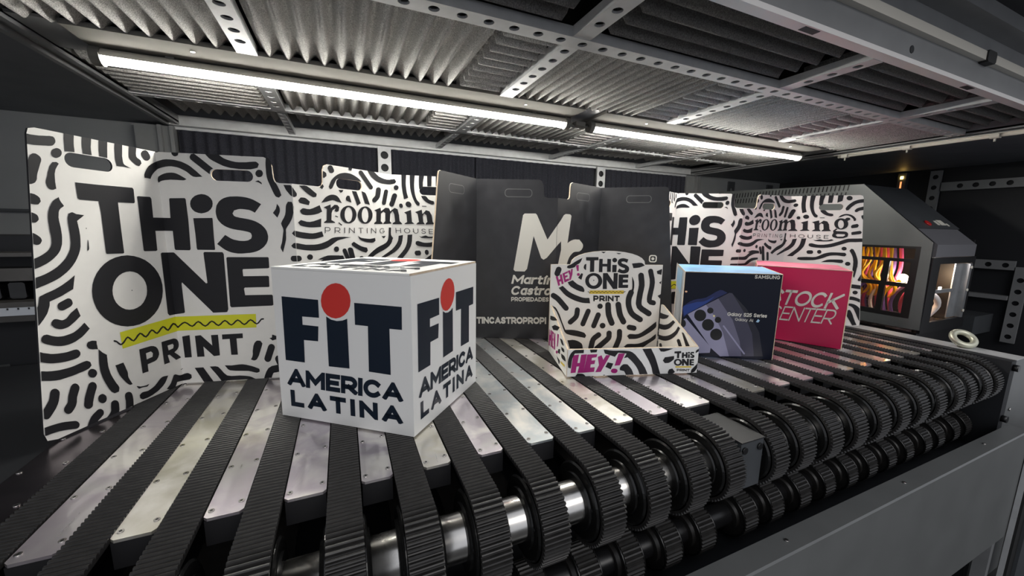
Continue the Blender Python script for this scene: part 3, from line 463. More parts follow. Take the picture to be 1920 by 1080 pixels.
ART['st1_3']='''K 1,1347 15,1349 34,1352 38,1346 41,1340 45,1334 42,1328 38,1322 33,1318 19,1314 1,1311
K 13,1230 1,1197 1,1141 4,1140 12,1141 19,1146 24,1153 48,1219 49,1228 47,1235 41,1241 33,1244 25,1242 18,1238
K 62,1288 61,1282 58,1277 54,1272 49,1269 43,1268 37,1269 32,1271 28,1275 26,1281 25,1286 26,1292 29,1298 33,1302 38,1305 44,1306 50,1305 55,1303 59,1299 62,1294
K 1,1111 28,1131 50,1122 60,1076 63,1030 81,1011 81,1005 8,1004 10,1013 29,1025 23,1083 12,1106 1,1094 1,1010
K 1,907 3,904 10,897 4,881 1,874
K 52,913 63,916 75,918 86,921 83,897 79,873 73,850 63,830 49,811 33,795 14,780 1,772 1,808 3,810 19,828 33,847 43,866 48,881 50,897
K 121,922 133,923 145,924 158,926 156,900 154,874 150,851 144,831 135,813 125,795 109,772 89,748 70,723 54,723 39,723 24,723 49,754 75,784 95,811 104,828 111,847 116,866 118,885 120,903
K 85,1386 122,1386 120,1364 118,1342 117,1320 118,1299 120,1277 122,1258 125,1243 129,1228 133,1213 123,1209 112,1204 101,1200 97,1222 92,1245 89,1266 87,1284 85,1302 85,1320 85,1342 85,1365
K 149,1386 187,1386 184,1364 182,1341 180,1319 180,1298 181,1277 183,1257 186,1238 191,1220 197,1204 204,1192 213,1183 221,1173 220,1167 219,1160 218,1154 211,1154 203,1154 197,1158 188,1169 179,1186 171,1204 164,1223 158,1244 153,1265 150,1286 149,1306 148,1327 148,1347 148,1368
K 219,1386 258,1386 255,1370 251,1350 248,1333 248,1321 248,1309 247,1299 243,1291 238,1286 233,1280 228,1281 224,1283 219,1284 218,1300 217,1317 217,1333 217,1351 218,1370
K 232,1230 245,1231 258,1232 269,1230 277,1223 285,1212 293,1204 304,1199 317,1195 330,1192 332,1186 333,1180 335,1173 329,1170 323,1167 317,1166 304,1169 288,1174 274,1181 263,1189 253,1198 245,1207 240,1214 236,1222
K 282,1386 318,1386 316,1363 315,1336 313,1309 303,1308 293,1307 282,1306 282,1334 282,1361
K 349,1386 388,1386 387,1371 386,1349 384,1327 373,1321 361,1315 349,1309 349,1336 349,1364
K 452,1355 452,1348 450,1341 446,1336 440,1333 434,1332 427,1333 421,1336 416,1342 412,1348 410,1356 411,1363 413,1370 417,1375 423,1378 429,1379 436,1378 442,1374 447,1369 451,1362
K 531,1344 534,1308 525,1307 507,1304 491,1299 477,1289 465,1275 455,1263 449,1253 443,1242 438,1233 433,1230 427,1229 421,1227 419,1234 416,1241 414,1248 418,1260 423,1271 428,1281 438,1295 451,1310 464,1322 476,1329 488,1335 501,1339 515,1342 529,1344
K 537,1268 540,1231 537,1231 524,1228 513,1225 508,1221 502,1215 498,1211 494,1210 489,1211 485,1212 483,1217 481,1221 479,1226 484,1235 489,1244 496,1251 511,1258 529,1265
K 370,1151 376,1160 381,1170 388,1177 399,1184 413,1190 427,1192 441,1190 456,1185 469,1177 480,1168 490,1155 497,1144 499,1137 499,1130 499,1122 495,1121 490,1119 485,1118 484,1124 483,1131 480,1137 474,1146 465,1157 455,1166 445,1172 434,1176 424,1177 414,1174 404,1168 395,1162 387,1158 378,1155
K 471,1058 472,1065 474,1072 477,1077 486,1081 500,1085 513,1089 517,1084 521,1079 525,1074 523,1066 521,1057 517,1051 506,1048 492,1045 478,1043 475,1048 473,1053
K 480,998 482,1000 484,1002 487,1004 503,1008 524,1014 540,1017 544,1014 548,1009 552,1004 551,997 549,989 546,985 530,980 507,976 485,972 483,981 481,989
K 548,1132 547,1133 539,1144 535,1154 533,1164 531,1174 540,1179 544,1181
K 240,1147 272,1147 273,1148 274,1151 272,1153 240,1153 238,1152 238,1149
K 209,917 215,913 220,910 226,908 237,911 251,916 263,919 270,917 277,913 285,910 296,910 310,910 321,912 330,915 339,920 347,922 352,920 358,915 363,911 353,907 343,903 333,900 314,898 291,897 270,897 255,897 239,898 227,900 221,904 215,911
K 563,938 566,902 560,902 538,900 518,898 503,898 487,898 473,896 457,889 441,880 424,871 402,860 376,847 350,837 324,831 297,827 272,826 246,827 221,830 201,834 194,838 188,843 182,849 182,856 183,862 184,869 190,871 196,873 202,874 217,870 234,864 252,860 274,860 297,862 321,867 343,874 365,883 386,893 410,905 433,919 454,929 467,933 480,934 494,935 519,936 550,938
K 465,827 465,821 463,815 459,811 454,808 449,806 443,807 438,810 433,814 430,819 428,825 429,832 431,837 434,842 439,845 445,846 450,845 456,843 460,839 463,833
K 189,756 212,757 218,759 222,765 224,773 223,782 220,790 215,795 209,797 185,795 180,793 175,787 173,779 174,771 178,763 183,758
K 285,783 285,777 284,771 280,766 276,763 271,761 266,762 262,765 258,769 255,775 253,782 254,788 255,794 258,799 263,802 267,803 272,803 277,800 281,795 284,790
K 106,693 108,700 111,707 113,714 135,717 157,720 179,722 202,722 227,722 249,726 268,737 287,752 304,765 321,772 338,778 355,782 376,783 398,783 418,783 432,782 445,782 459,781 463,775 466,769 470,762 466,755 463,748 458,744 442,745 421,749 400,751 383,750 366,748 349,744 329,734 309,720 288,709 270,701 251,694 231,689 200,686 166,684 138,683 127,685 117,689
K 292,671 307,682 322,692 337,700 354,704 372,705 389,706 408,707 427,707 446,707 449,701 452,695 456,688 452,681 449,674 445,671 427,671 405,674 382,676 354,675 323,673
K 508,667 508,661 505,654 502,649 497,646 491,645 485,645 479,648 474,652 471,658 469,665 470,671 472,677 476,683 481,686 486,687 492,687 498,684 503,680 506,674
K 487,805 490,813 494,820 497,827 503,826 508,825 513,822 520,808 529,789 536,770 543,749 550,726 555,703 558,680 559,657 560,634 559,636 557,615 556,592 554,570 553,553 551,535 549,518 545,525 542,532 539,539 535,561 531,589 528,613 528,627 528,641 528,655 527,672 526,690 523,708 520,726 515,744 509,761 502,776 495,791
K 183,1103 235,1123 241,1089 269,1120 296,1112 312,1082 320,1029 335,1010 265,1006 264,1013 278,1028 271,1081 254,1093 242,1073 246,1027 259,1008 190,1006 199,1018 212,1026 203,1088
K 99,1098 152,1119 158,1025 178,1010 99,1006 102,1012 120,1024 117,1083
K 157,1161 156,1154 154,1148 149,1143 143,1140 136,1139 129,1140 122,1143 117,1148 113,1154 111,1161 112,1168 114,1174 119,1179 125,1183 132,1184 139,1183 146,1179 151,1174 155,1168
K 91,1149 91,1144 90,1139 87,1135 83,1133 78,1132 73,1133 69,1135 65,1139 63,1144 62,1149 62,1154 64,1159 66,1163 70,1165 75,1166 80,1166 84,1163 88,1159 90,1155
K 449,1088 450,1078 448,1068 446,1058 442,1050 436,1043 430,1037 422,1032 414,1029 406,1028 397,1029 388,1031 380,1036 372,1041 365,1048 359,1057 355,1066 351,1076 349,1086 349,1097 350,1107 353,1116 357,1124 363,1132 370,1138 377,1142 385,1145 394,1146 403,1145 411,1142 419,1138 427,1132 434,1125 440,1117 444,1108 448,1098|419,1084 419,1074 419,1065 417,1056 414,1049 411,1044 407,1041 402,1039 397,1040 392,1044 388,1049 384,1056 380,1064 378,1073 376,1083 376,1093 376,1102 378,1110 381,1117 384,1122 388,1126 393,1127 398,1126 403,1123 407,1118 412,1111 415,1102 417,1093
K 418,1129 422,1137 426,1145 431,1151 438,1153 446,1152 454,1151 456,1145 458,1139 459,1133 454,1129 449,1126 444,1121 441,1115 439,1107 437,1099 431,1109 424,1119
K 369,1039 358,1026 348,1014 351,1002 353,991 350,980 345,968 348,957 352,947 367,940 382,935 405,934 428,936 443,943 457,952 459,966 460,979 456,991 449,1001 438,1006 426,1008 399,1009 374,1011 370,1014 366,1018 373,1024 380,1030 374,1034|371,969 382,980 434,980 440,967 426,954 385,952
K 599,489 590,488 581,487 579,492 577,497 575,501 579,513 582,524 586,536 590,552 593,563
K 514,411 606,402 603,443 513,452 507,451 503,446 500,438 500,428 503,420 508,414
K 591,365 590,358 588,352 585,347 580,344 574,342 569,343 563,345 559,349 556,354 554,360 554,367 556,373 560,378 565,381 570,383 576,382 582,380 586,376 589,371
K 511,310 529,313 547,317 565,316 585,309 606,299 614,294 617,258 612,261 595,270 579,276 560,279 540,280 519,280 516,290 514,300
K 509,233 526,236 542,239 558,240 572,237 586,231 599,222 613,207 622,194 633,63 631,59 622,80 613,102 605,124 596,147 587,170 578,189 568,201 557,210 546,215 534,216 523,213 511,211 511,218 510,226
K 512,157 526,161 541,166 555,170 562,159 568,147 574,135 581,115 588,91 596,69 603,49 611,30 619,11 608,8 598,5 588,2 579,20 571,38 562,56 552,75 541,95 531,113 525,128 518,142'''
ART['dispback']='''K 285,770 388,771 391,746 356,744 358,652 323,650 321,741 287,743
K 396,757 425,757 426,717 465,717 464,758 495,756 499,651 467,651 465,695 427,695 428,649 398,649
K 547,747 546,742 544,737 539,733 534,730 528,729 521,730 516,732 511,736 508,742 506,747 507,753 509,758 514,762 519,765 525,766 532,765 538,762 542,758 546,753
K 509,709 546,709 547,649 511,649
K 642,754 639,744 636,735 633,726 624,730 615,734 607,737 599,737 592,736 584,734 586,729 587,724 591,721 601,717 614,714 625,710 635,704 643,698 650,691 653,684 654,676 654,669 652,661 648,653 641,647 630,642 616,639 602,639 587,641 571,647 555,652 559,661 564,670 568,680 579,674 590,669 600,666 607,667 613,669 619,672 618,675 617,679 616,682 605,686 594,689 584,693 575,698 567,703 560,710 556,716 553,724 553,731 555,740 559,749 566,756 575,760 587,763 599,764 613,762 628,758
K 431,577 431,565 428,554 423,544 416,534 408,526 398,520 387,515 375,512 362,511 350,512 337,515 326,520 315,526 306,535 298,544 293,554 289,565 287,577 288,588 290,599 295,610 302,619 310,627 320,633 331,638 343,641 355,642 368,641 380,638 392,634 402,627 412,619 419,610 425,599 429,588|397,580 397,570 394,562 390,554 384,547 377,542 368,539 360,538 351,539 342,542 335,547 328,554 323,562 320,570 318,580 319,589 321,597 326,605 331,612 339,616 347,619 355,621 364,619 373,616 380,612 387,605 392,597 396,589
K 434,641 471,642 526,570 525,642 560,642 563,511 527,510 468,586 474,510 439,510
K 568,630 651,630 652,603 607,603 607,589 650,589 651,564 607,563 608,545 655,545 654,519 572,519
K 363,582 362,579 360,578 358,578 356,579 355,582 355,585 357,587 360,587 362,585
Z 329,499 622,498 620,469 328,471
K 314,488 331,476 345,490 361,476 375,490 391,476 406,490 422,476 436,490 453,476 467,490 483,476 498,490 514,476 529,490 545,476 560,489 576,475 591,489 606,475 622,481 635,487 636,488 635,490 633,491 619,486 608,480 590,494 576,480 559,494 545,481 529,495 514,481 498,495 483,481 467,495 452,481 436,495 422,481 406,495 391,481 375,495 361,481 345,495 330,481 317,492 315,492 313,491
M 41,613 58,619 67,587 80,593 74,627 90,632 109,556 93,549 87,575 73,570 80,543 66,536
M 95,637 138,656 141,643 115,632 118,619 137,625 140,612 121,603 125,589 149,598 153,581 116,564
M 138,659 157,664 163,643 165,673 179,677 178,629 167,586 153,581 156,624
M 204,704 227,708 229,659 216,657
M 240,630 240,626 238,623 235,620 232,618 228,618 225,618 221,620 218,622 216,626 216,629 216,633 218,637 220,639 224,641 227,641 231,641 235,639 237,637 239,633
K 42,677 31,645 30,635 34,625 41,618 51,615 61,616 70,621 75,629 86,662 87,672 83,681 76,689 66,692 56,691 47,686
K 132,683 132,689 133,694 134,699 145,704 156,708 166,713 178,720 191,729 204,737 220,746 237,755 255,764 250,750 244,736 237,724 227,716 215,710 205,704 202,699 199,693 195,689 182,684 165,680 151,678 145,679 138,681
K 269,689 271,697 273,705 277,711 281,713 285,715 290,716 290,699 290,682 290,665 285,667 280,670 276,673 273,678 270,683
K 226,602 235,615 244,628 252,640 257,639 262,637 266,635 263,619 259,602 255,586 245,592 236,597
K 142,567 156,572 169,578 183,583 196,572 210,561 223,551 238,544 253,538 266,531 274,523 280,513 284,504 285,498 283,491 282,485 267,488 252,491 237,496 219,503 201,512 186,521 175,527 165,535 157,543 151,550 147,559
K 69,521 80,526 91,532 102,537 121,520 139,503 159,488 182,475 205,464 228,455 247,448 266,442 284,438 299,436 314,437 329,437 332,422 335,407 337,392 317,393 296,394 275,396 253,401 229,408 207,416 182,427 157,440 133,455 111,475 90,498
K 16,440 30,431 42,423 52,415 72,394 96,367 120,339 129,333 138,331 148,333 155,339 159,348 158,358 153,367 129,395 104,423 82,446 67,458 53,468 39,476 30,480 20,479 12,474 7,466 6,456 9,447
K 684,614 691,601 697,588 703,575 706,558 708,539 708,519 705,498 700,475 695,452 683,456 671,460 659,464 671,480 683,496 691,514 691,544 687,579
K 661,490 655,473 648,455 643,435 642,412 643,388 648,363 657,337 669,310 688,284 714,262 742,245 768,229 779,226 789,227 798,232 804,241 804,252 800,262 791,270 765,286 741,300 723,315 712,331 702,352 695,372 692,390 691,408 692,425 695,439 701,454 707,471 709,481 705,491 697,499 687,503 676,503 667,498
K 737,620 741,593 746,567 748,544 745,513 739,478 735,445 733,417 732,385 745,349 774,321 808,300 840,280 851,276 862,277 872,283 877,292 878,302 873,313 865,321 833,340 803,358 786,373 782,388 782,411 785,436 788,468 794,504 798,539 795,570 790,598 785,625 781,635 773,642 762,646 751,645 743,639 737,630
K 820,654 829,623 838,593 842,564 841,533 835,498 830,467 827,446 826,423 831,398 851,379 869,374 883,371 893,371 902,374 907,382 909,391 906,400 900,408 891,412 877,416 868,417 870,414 870,421 871,439 874,458 878,489 884,525 886,563 881,599 871,631 862,663 858,671 850,677 840,679 831,677 824,672 820,664
K 940,677 940,660 939,644 938,628 926,631 914,634 902,636 900,644 897,651 895,659 910,665 925,671
K 943,578 941,568 940,559 939,550 934,554 928,559 923,564 930,568 936,573
K 945,466 945,437 943,425 935,434 927,442 919,451 929,457 939,462
K 676,721 705,724 733,727 756,727 767,722 777,714 787,705 772,699 757,693 742,688 725,686 708,684 690,683 686,696 681,708
K 408,813 422,814 435,814 449,815 443,811 437,807 431,802 423,806 415,809
K 534,806 549,805 564,804 580,804 572,800 565,797 557,796 550,798 542,802
K 19,375 30,370 41,365 51,358 62,342 73,322 84,302 93,279 102,255 111,232 120,212 129,191 138,171 163,171 187,171 212,168 243,162 274,153 299,144 306,137 312,128 318,118 314,112 311,106 308,99 286,104 265,108 243,113 214,119 182,126 157,134 147,139 138,148 131,157 121,180 109,210 97,239 84,268 72,297 59,323 47,341 33,358
K 159,82 181,83 202,85 223,82 245,75 266,64 282,51 289,38 292,23 294,7 257,8 220,9 184,10 175,34 167,58
K 212,341 210,322 209,305 206,293 196,281 180,267 163,252 158,244 156,235 159,226 166,219 175,215 184,215 192,220 209,235 228,252 244,272 251,296 253,317 254,336 252,345 247,353 239,358 230,359 221,357 214,350
K 306,335 265,227 264,218 267,209 273,202 282,198 291,199 299,203 304,210 345,319 346,328 343,337 336,344 328,347 319,347 311,343
K 392,303 358,209 357,200 360,191 366,184 375,180 385,180 393,185 398,192 433,286 434,296 430,305 424,312 415,315 405,315 397,311
K 447,367 446,360 443,354 438,349 432,346 425,345 418,346 412,349 406,354 403,360 401,367 402,374 405,380 410,385 416,388 423,389 430,388 436,385 442,380 445,374
K 468,378 470,351 473,322 478,293 488,265 499,239 511,215 517,206 527,200 538,199 548,203 555,211 558,221 555,232 544,257 533,280 526,302 521,325 519,352 516,379 513,389 505,397 495,402 484,401 475,397 469,388
K 556,377 562,348 568,318 576,289 588,265 601,243 613,222 621,214 631,209 642,209 651,214 657,223 659,233 655,244 643,265 631,284 623,303 616,327 610,354 604,383 599,393 591,400 580,404 569,402 561,396 556,387
K 479,201 479,194 475,187 470,182 464,179 456,178 448,179 441,182 436,188 432,195 430,202 431,210 434,216 439,222 446,225 453,226 461,225 468,221 474,216 478,209
K 686,162 728,154 738,154 747,159 752,167 753,177 750,186 743,194 733,198 691,206 681,206 672,201 667,193 666,183 669,174 677,166
K 411,142 395,130 377,117 361,97 351,71 346,44 342,19 342,9 346,1 383,1 386,8 391,33 395,56 400,73 409,83 423,93 439,105 446,113 448,122 445,132 439,140 430,145 420,146
K 492,137 493,123 494,113 494,109 483,97 465,81 446,64 430,50 414,36 398,22 393,14 391,5 392,1 445,1 462,15 478,30 497,46 517,64 533,84 539,105 538,123 538,136 535,146 528,154 518,158 508,158 500,154 494,146
K 583,150 584,129 585,110 583,94 576,70 565,41 553,11 552,1 599,1 607,21 619,52 628,81 630,106 629,128 628,149 625,158 619,166 609,171 599,171 590,167 584,160
K 674,108 682,115 689,122 699,126 720,125 747,122 773,125 801,138 830,158 858,178 880,195 902,213 924,231 926,213 929,196 925,180 905,160 876,138 847,120 821,105 794,93 768,85 744,82 719,82 694,82 687,91 681,100
K 654,17 663,26 672,34 682,39 710,40 745,38 779,40 809,49 839,62 866,75 888,89 909,106 929,122 931,108 932,94 929,81 913,67 891,53 868,38 846,22 823,6 810,1 668,1 665,5 660,11'''
ART['dispright']='''K 1,311 18,311 51,311 82,313 112,315 142,318 132,307 122,295 108,286 86,277 59,269 31,264 4,263 1,263
K 1,216 29,218 65,222 91,229 117,238 140,248 163,263 186,280 208,296 218,293 229,290 239,287 217,265 194,241 169,221 144,207 115,194 84,184 43,177 1,173
K 1,121 40,124 79,130 114,140 147,153 178,168 207,186 234,206 255,224 267,238 275,252 284,265 294,264 304,262 314,260 301,238 289,217 271,195 246,172 216,149 184,129 153,114 120,101 85,92 44,85 1,81
K 341,235 351,236 361,237 368,236 399,212 439,180 478,148 460,142 442,136 423,130 396,164 368,199
K 286,148 335,97 340,94 349,93 359,96 368,101 374,107 376,113 374,118 327,169 321,172 312,173 302,171 293,166 286,160 284,153
K 25,39 44,5 48,2 52,1 57,1 64,2 72,6 79,11 82,16 82,21 63,55 59,58 52,59 43,58 35,54 28,49 24,44'''
ART['dispfront']='''M 37,151 78,156 69,96 86,97 92,154 133,157 113,26 72,25 82,72 64,71 59,28 24,26
M 136,155 206,155 201,134 169,130 167,111 194,113 189,86 163,84 161,61 193,63 189,30 113,26
M 210,136 236,147 250,114 269,147 298,146 237,28 198,27 222,77
M 357,156 402,156 371,72 333,70
M 357,32 356,27 353,22 348,18 342,16 334,16 327,17 320,19 314,23 311,28 309,33 310,38 313,43 318,47 325,49 332,49 340,48 346,46 352,42 356,37
K 249,187 271,184 294,180 317,178 343,177 370,177 395,176 415,174 436,171 455,163 476,147 496,125 514,104 529,87 542,68 555,49 565,29 575,8 578,1 518,1 516,8 509,26 500,44 488,62 474,79 460,94 448,106 435,117 422,128 414,126 406,124 398,122 403,133 409,144 414,155 394,157 374,160 354,162 346,153 339,143 332,133 307,142 283,150 259,159 255,168 252,178
K 526,185 547,185 569,186 590,186 603,162 617,138 629,113 644,75 660,31 671,1 617,1 613,13 606,40 596,66 583,92 568,117 554,139 545,155 535,170
K 373,54 378,63 386,71 395,78 405,79 415,78 425,77 437,65 448,53 458,40 466,24 473,7 475,1 420,1 418,4 411,17 404,29 394,31 384,34 374,36 373,42 372,49
K 283,96 296,92 310,89 323,86 318,72 312,58 307,44 294,51 281,57 267,63 273,74 278,85
K 6,65 4,79 2,93 2,107 4,122 9,139 14,153 20,164 28,174 36,182 45,187 52,189 111,189 110,182 110,174 109,165 89,165 69,164 48,164 43,153 37,141 32,129 29,108 27,84 24,59 18,61 12,63
K 152,189 204,189 203,183 201,176 200,169 186,168 172,168 159,167 156,175 154,182
K 58,1 61,6 67,14 72,22 87,21 101,20 113,17 120,12 126,6 130,1
K 252,1 256,4 262,8 267,5 272,1
K 645,188 681,186 717,184 753,183 732,175 711,168 693,163 683,162 672,163 662,164 656,172 650,180
K 683,97 687,105 692,113 696,121 719,123 741,126 764,128 764,119 765,111 763,104 754,95 742,86 731,80 721,78 710,78 700,78 694,84 689,90
K 727,10 729,16 732,24 735,31 743,33 751,35 759,37 766,28 773,20 780,11 773,5 767,1 730,1 728,5
K 945,177 945,158 940,155 932,150 925,145 924,152 924,158 926,163 931,169 939,173
K 945,77 944,72 939,62 928,50 915,37 905,26 902,18 901,10 901,1 910,2 918,3 926,7 934,16 942,29 945,37
K 764,161 813,163 815,148 801,147 802,112 787,112 785,147 765,147
K 821,152 835,152 836,138 850,138 849,153 862,153 865,112 851,112 850,126 836,126 837,112 822,112
K 880,149 879,147 879,145 877,144 875,143 873,143 871,143 869,144 867,146 866,148 866,150 866,152 867,154 868,155 870,156 872,156 874,156 876,155 878,153 879,151
K 867,139 880,138 881,111 869,112
K 911,155 910,151 910,147 909,143 904,144 898,145 893,146 894,143 895,140 897,138 902,135 908,133 913,130 915,126 916,122 917,118 913,115 910,112 906,110 900,111 894,112 887,114 886,117 886,120 886,124 891,123 896,122 901,121 901,124 897,128 892,130 888,132 886,135 884,139 882,143 884,147 887,151 889,155 896,155 904,155
K 826,81 826,76 825,72 823,68 820,64 817,61 813,59 808,57 803,56 798,56 793,56 788,57 783,60 778,62 774,65 771,69 769,73 767,78 766,82 766,87 767,91 769,95 771,99 775,102 779,104 783,106 788,107 794,107 799,107 804,105 809,103 813,101 817,97 821,94 823,89 825,85|812,81 811,78 811,75 809,72 807,70 804,68 801,67 797,67 794,67 790,68 787,70 785,73 782,75 781,79 780,82 780,85 781,88 783,91 785,93 788,95 791,96 795,96 798,96 801,94 805,93 807,90 809,87 811,84
K 825,107 840,106 863,80 862,106 877,105 880,54 864,55 842,80 843,56 828,56
K 882,102 915,102 916,90 897,90 898,83 915,83 916,74 898,74 899,66 918,66 918,55 885,56
Z 780,53 899,50 900,40 781,43'''
ART['displeft']='''M 1,57 1,179 19,186 29,143 55,149 52,190 85,197 110,67 76,60 67,106 38,100 44,57 3,47
M 97,197 147,200 149,184 128,180 133,146 154,149 157,133 136,126 144,88 169,89 172,70 119,67
M 153,199 174,201 194,157 195,204 216,206 219,79 187,75
M 276,223 320,229 302,132 278,124
M 305,91 304,87 301,82 295,78 287,74 278,70 269,67 260,66 253,67 249,68 247,71 248,75 251,80 258,84 266,89 275,92 284,95 292,96 299,96 303,94
K 32,303 87,312 139,320 183,325 213,326 237,324 261,322 209,307 155,292 107,281 77,276 50,275 22,273 25,283 29,293
K 87,228 122,242 157,255 191,269 243,275 292,282 340,288 318,274 296,260 273,245 231,236 189,226 145,216 126,220 106,224
K 352,210 377,214 402,218 421,218 439,212 454,201 470,191 450,187 430,183 415,183 394,189 373,200
K 316,117 336,123 355,130 375,136 373,123 370,109 368,96 349,94 329,91 308,89 311,98 314,108
K 275,52 314,51 352,51 375,48 376,40 366,28 356,15 330,27 303,39
K 394,161 424,164 452,168 473,168 482,163 485,156 487,148 464,144 440,140 421,139 409,144 402,152
K 401,113 438,118 474,123 502,123 517,117 524,107 531,98 495,92 458,87 429,86 414,92 408,103
Z 398,56 510,66 508,50 400,41'''
ART['fit']='''N 53,638 269,634 268,545 169,544 168,502 261,501 254,425 170,424 166,306 49,307
N 310,555 338,541 370,537 402,542 428,553 427,304 308,302
N 471,633 721,631 719,523 654,523 653,298 535,301 540,526 470,527
R 452,642 447,615 434,590 414,570 390,556 364,549 338,552 315,562 298,580 287,604 285,631 291,658 305,682 325,703 349,716 375,722 400,719 422,708 439,690 449,668'''
ART['blk_1']='''S 403,1102 416,1115 511,1117 523,1106 528,1090 448,636 427,612 344,613 329,627
S 511,1117 523,1106 620,896 698,1016 698,836 619,737 591,720 570,734 503,914 474,981
S 698,513 689,514 698,567'''
ART['blk_2']='''S 1,1018 57,1068 69,882 57,876 1,838
S 41,1051 98,1110 128,1121 200,1120 221,1107 172,859 108,490 1,512 1,576 74,805 69,882 41,862
S 152,846 161,857 178,865 197,873 220,881 247,888 275,893 306,895 339,893 372,892 398,877 424,861 442,846 447,834 445,821 437,809 423,797 404,787 382,780 351,779 316,780 285,777 256,765 229,748 208,729 187,696 169,656 151,616 143,621 135,627 131,632 135,696 142,781'''
ART['sam']='''B 5,355 2,370 2,385 6,398 25,417 51,438 79,454 109,463 140,468 171,477 205,499 240,525 270,542 289,540 308,531 327,521 275,490 224,458 175,427 130,397 84,367 49,342 38,333 28,322 18,312 13,326 8,340
b 7,384 8,392 11,400 16,406 42,417 77,429 108,439 125,441 143,443 160,447 184,458 210,474 235,490 216,468 196,447 175,427 134,400 86,370 48,347 39,340 30,333 20,326 15,347 10,367
v 1,220 1,280 36,305 245,75 241,30 151,20 4,201
v 46,338 176,420 250,330 322,204 388,10 322,5 248,68
q 176,420 263,474 385,308 455,138 481,15 388,10 322,204 250,330
l 263,474 340,522 361,520 455,383 540,201 572,21 481,15 455,138 385,308
m 361,520 480,398 590,218 637,25 572,21 540,201 455,383
v 320,251 494,34 496,33 498,32 501,33 503,35 504,37 504,40 502,43 328,259 326,260 324,261 321,260 319,259 318,256 318,253
k 186,334 185,320 180,306 171,295 159,288 145,285 131,286 118,292 107,302 99,315 96,330 97,345 102,358 111,369 123,377 137,380 151,378 164,372 175,362 183,349
k 237,376 236,368 234,361 229,355 223,352 215,350 208,351 201,354 195,359 191,366 189,373 190,381 193,388 197,393 204,397 211,399 218,398 225,395 231,390 235,383
k 252,261 251,246 246,233 237,221 225,214 211,211 197,212 183,219 172,229 165,242 161,256 162,271 167,285 176,296 188,303 202,306 216,305 230,299 240,289 248,276
k 301,304 300,296 298,289 293,284 287,280 279,278 272,279 265,282 259,287 255,294 253,302 254,309 256,316 261,322 267,326 275,327 282,326 289,323 295,318 299,311
k 320,186 319,171 314,158 305,146 293,139 280,136 265,137 252,143 241,153 233,166 230,181 231,196 236,210 245,221 257,228 270,232 285,230 298,224 309,214 316,201
k 39,262 39,251 36,242 31,234 23,229 15,227 7,228 1,231 1,291 10,294 18,293 26,288 33,281 37,272
y 253,333 253,331 252,328 250,326 248,325 246,324 243,325 241,326 239,328 238,330 237,332 237,335 238,338 240,340 242,341 244,341 247,341 249,340 251,338 252,336
o 28,519 28,517 27,515 25,514 22,512 20,512 17,512 14,513 12,515 10,517 10,519 10,521 11,523 13,525 16,526 18,526 21,526 24,525 26,524 28,522'''
ART['samleft']='''c 1,491 1,653 579,662 557,466 14,482
u 23,475 563,460 698,257 174,202'''
# ================================================================== THE SETTING
def slab(name, b, mt, kind='structure'):
    mb = MB(); mb.box(*b); o = mb.build(name, mt, origin=((b[0]+b[1])/2, (b[2]+b[3])/2, b[4])); o['kind'] = kind; return o
ZC = .93
slab('floor', (-9, 12, -9, 6, -3.45, -3.25), M['concrete'])
slab('wall_back', (-5, 8.3, 5.12, 5.3, -3.25, 1.3), mat('painted_back_sheet', (.26, .27, .28, 1), .5, noise=(4, .1)))
slab('wall_left', (-5, -4.8, .6, 5.12, -3.25, 1.3), M['soffit'])
slab('wall_right', (8.08, 8.3, .6, 5.12, -3.25, 1.3), M['void'])
slab('ceiling', (-5, 8.3, .5, 5.3, 1.3, 1.4), M['void'])
mb = MB(); mb.box(-4.8, -1.52, 1.2, 5.12, .945, .97); mb.build('trim_1', M['soffit'], origin=(-3, 3, .945))['kind'] = 'structure'
mb = MB(); mb.box(5.52, 8.08, 1.2, 5.12, .955, .98); mb.build('trim_2', M['soffit'], origin=(6.5, 3, .955))['kind'] = 'structure'
# left grey sheet's seam strip behind the standee
mb = MB(); mb.box(-4.8, -1.75, 5.08, 5.12, .06, .085); mb.build('trim_3', M['greyd'], origin=(-3, 5.1, .06))['kind'] = 'structure'

def perf_bar(name, o, d, wv, nv, L, wid, pitch, first, r, mt, depth=.05):
    """channel bar: perforated web from o along d, width along wv, facing nv"""
    o, d, wv, nv = Vector(o), Vector(d), Vector(wv), Vector(nv); mb = MB(); h = wid/2
    edges = [0.0]; c = first
    cs = []
    while c + pitch*.5 < L: cs.append(c); c += pitch
    if not cs: cs = []
    bounds = [0] + [ (cs[i]+cs[i+1])/2 for i in range(len(cs)-1)] + [L]
    P = lambda a, b, q=0.: o + d*a + wv*b + nv*q
    for i, c in enumerate(cs):
        sq = [(bounds[i], -h), (bounds[i+1], -h), (bounds[i+1], h), (bounds[i], h)]
        ho = [(c + r*math.cos(2*math.pi*k/14), r*math.sin(2*math.pi*k/14)) for k in range(14)]
        poly_faces(mb, [sq, ho], lambda p: P(p[0], p[1]), 0)
        for k in range(14): mb.face([P(*ho[k-1]), P(*ho[k]), P(ho[k][0], ho[k][1], -.012), P(ho[k-1][0], ho[k-1][1], -.012)], 0)
    for sgn in (-1, 1):
        mb.face([P(0, sgn*h), P(L, sgn*h), P(L, sgn*h, -depth), P(0, sgn*h, -depth)], 0)
    mb.face([P(0, -h, -depth), P(L, -h, -depth), P(L, h, -depth), P(0, h, -depth)], 1)
    for a in (0, L): mb.face([P(a, -h), P(a, h), P(a, h, -depth), P(a, -h, -depth)], 0)
    return mb.build(name, [mt, M['void']], origin=P(L/2, 0, -depth))
GB = 'perforated bars of the overhead grid'
def grid_bar(o, d, wv, L, first, label, wid=.1):
    b = perf_bar('perforated_bar', o, d, wv, (0, 0, -1), L, wid, .1275, first, .025, M['galv'])
    return tag(b, label, 'bar', GB)
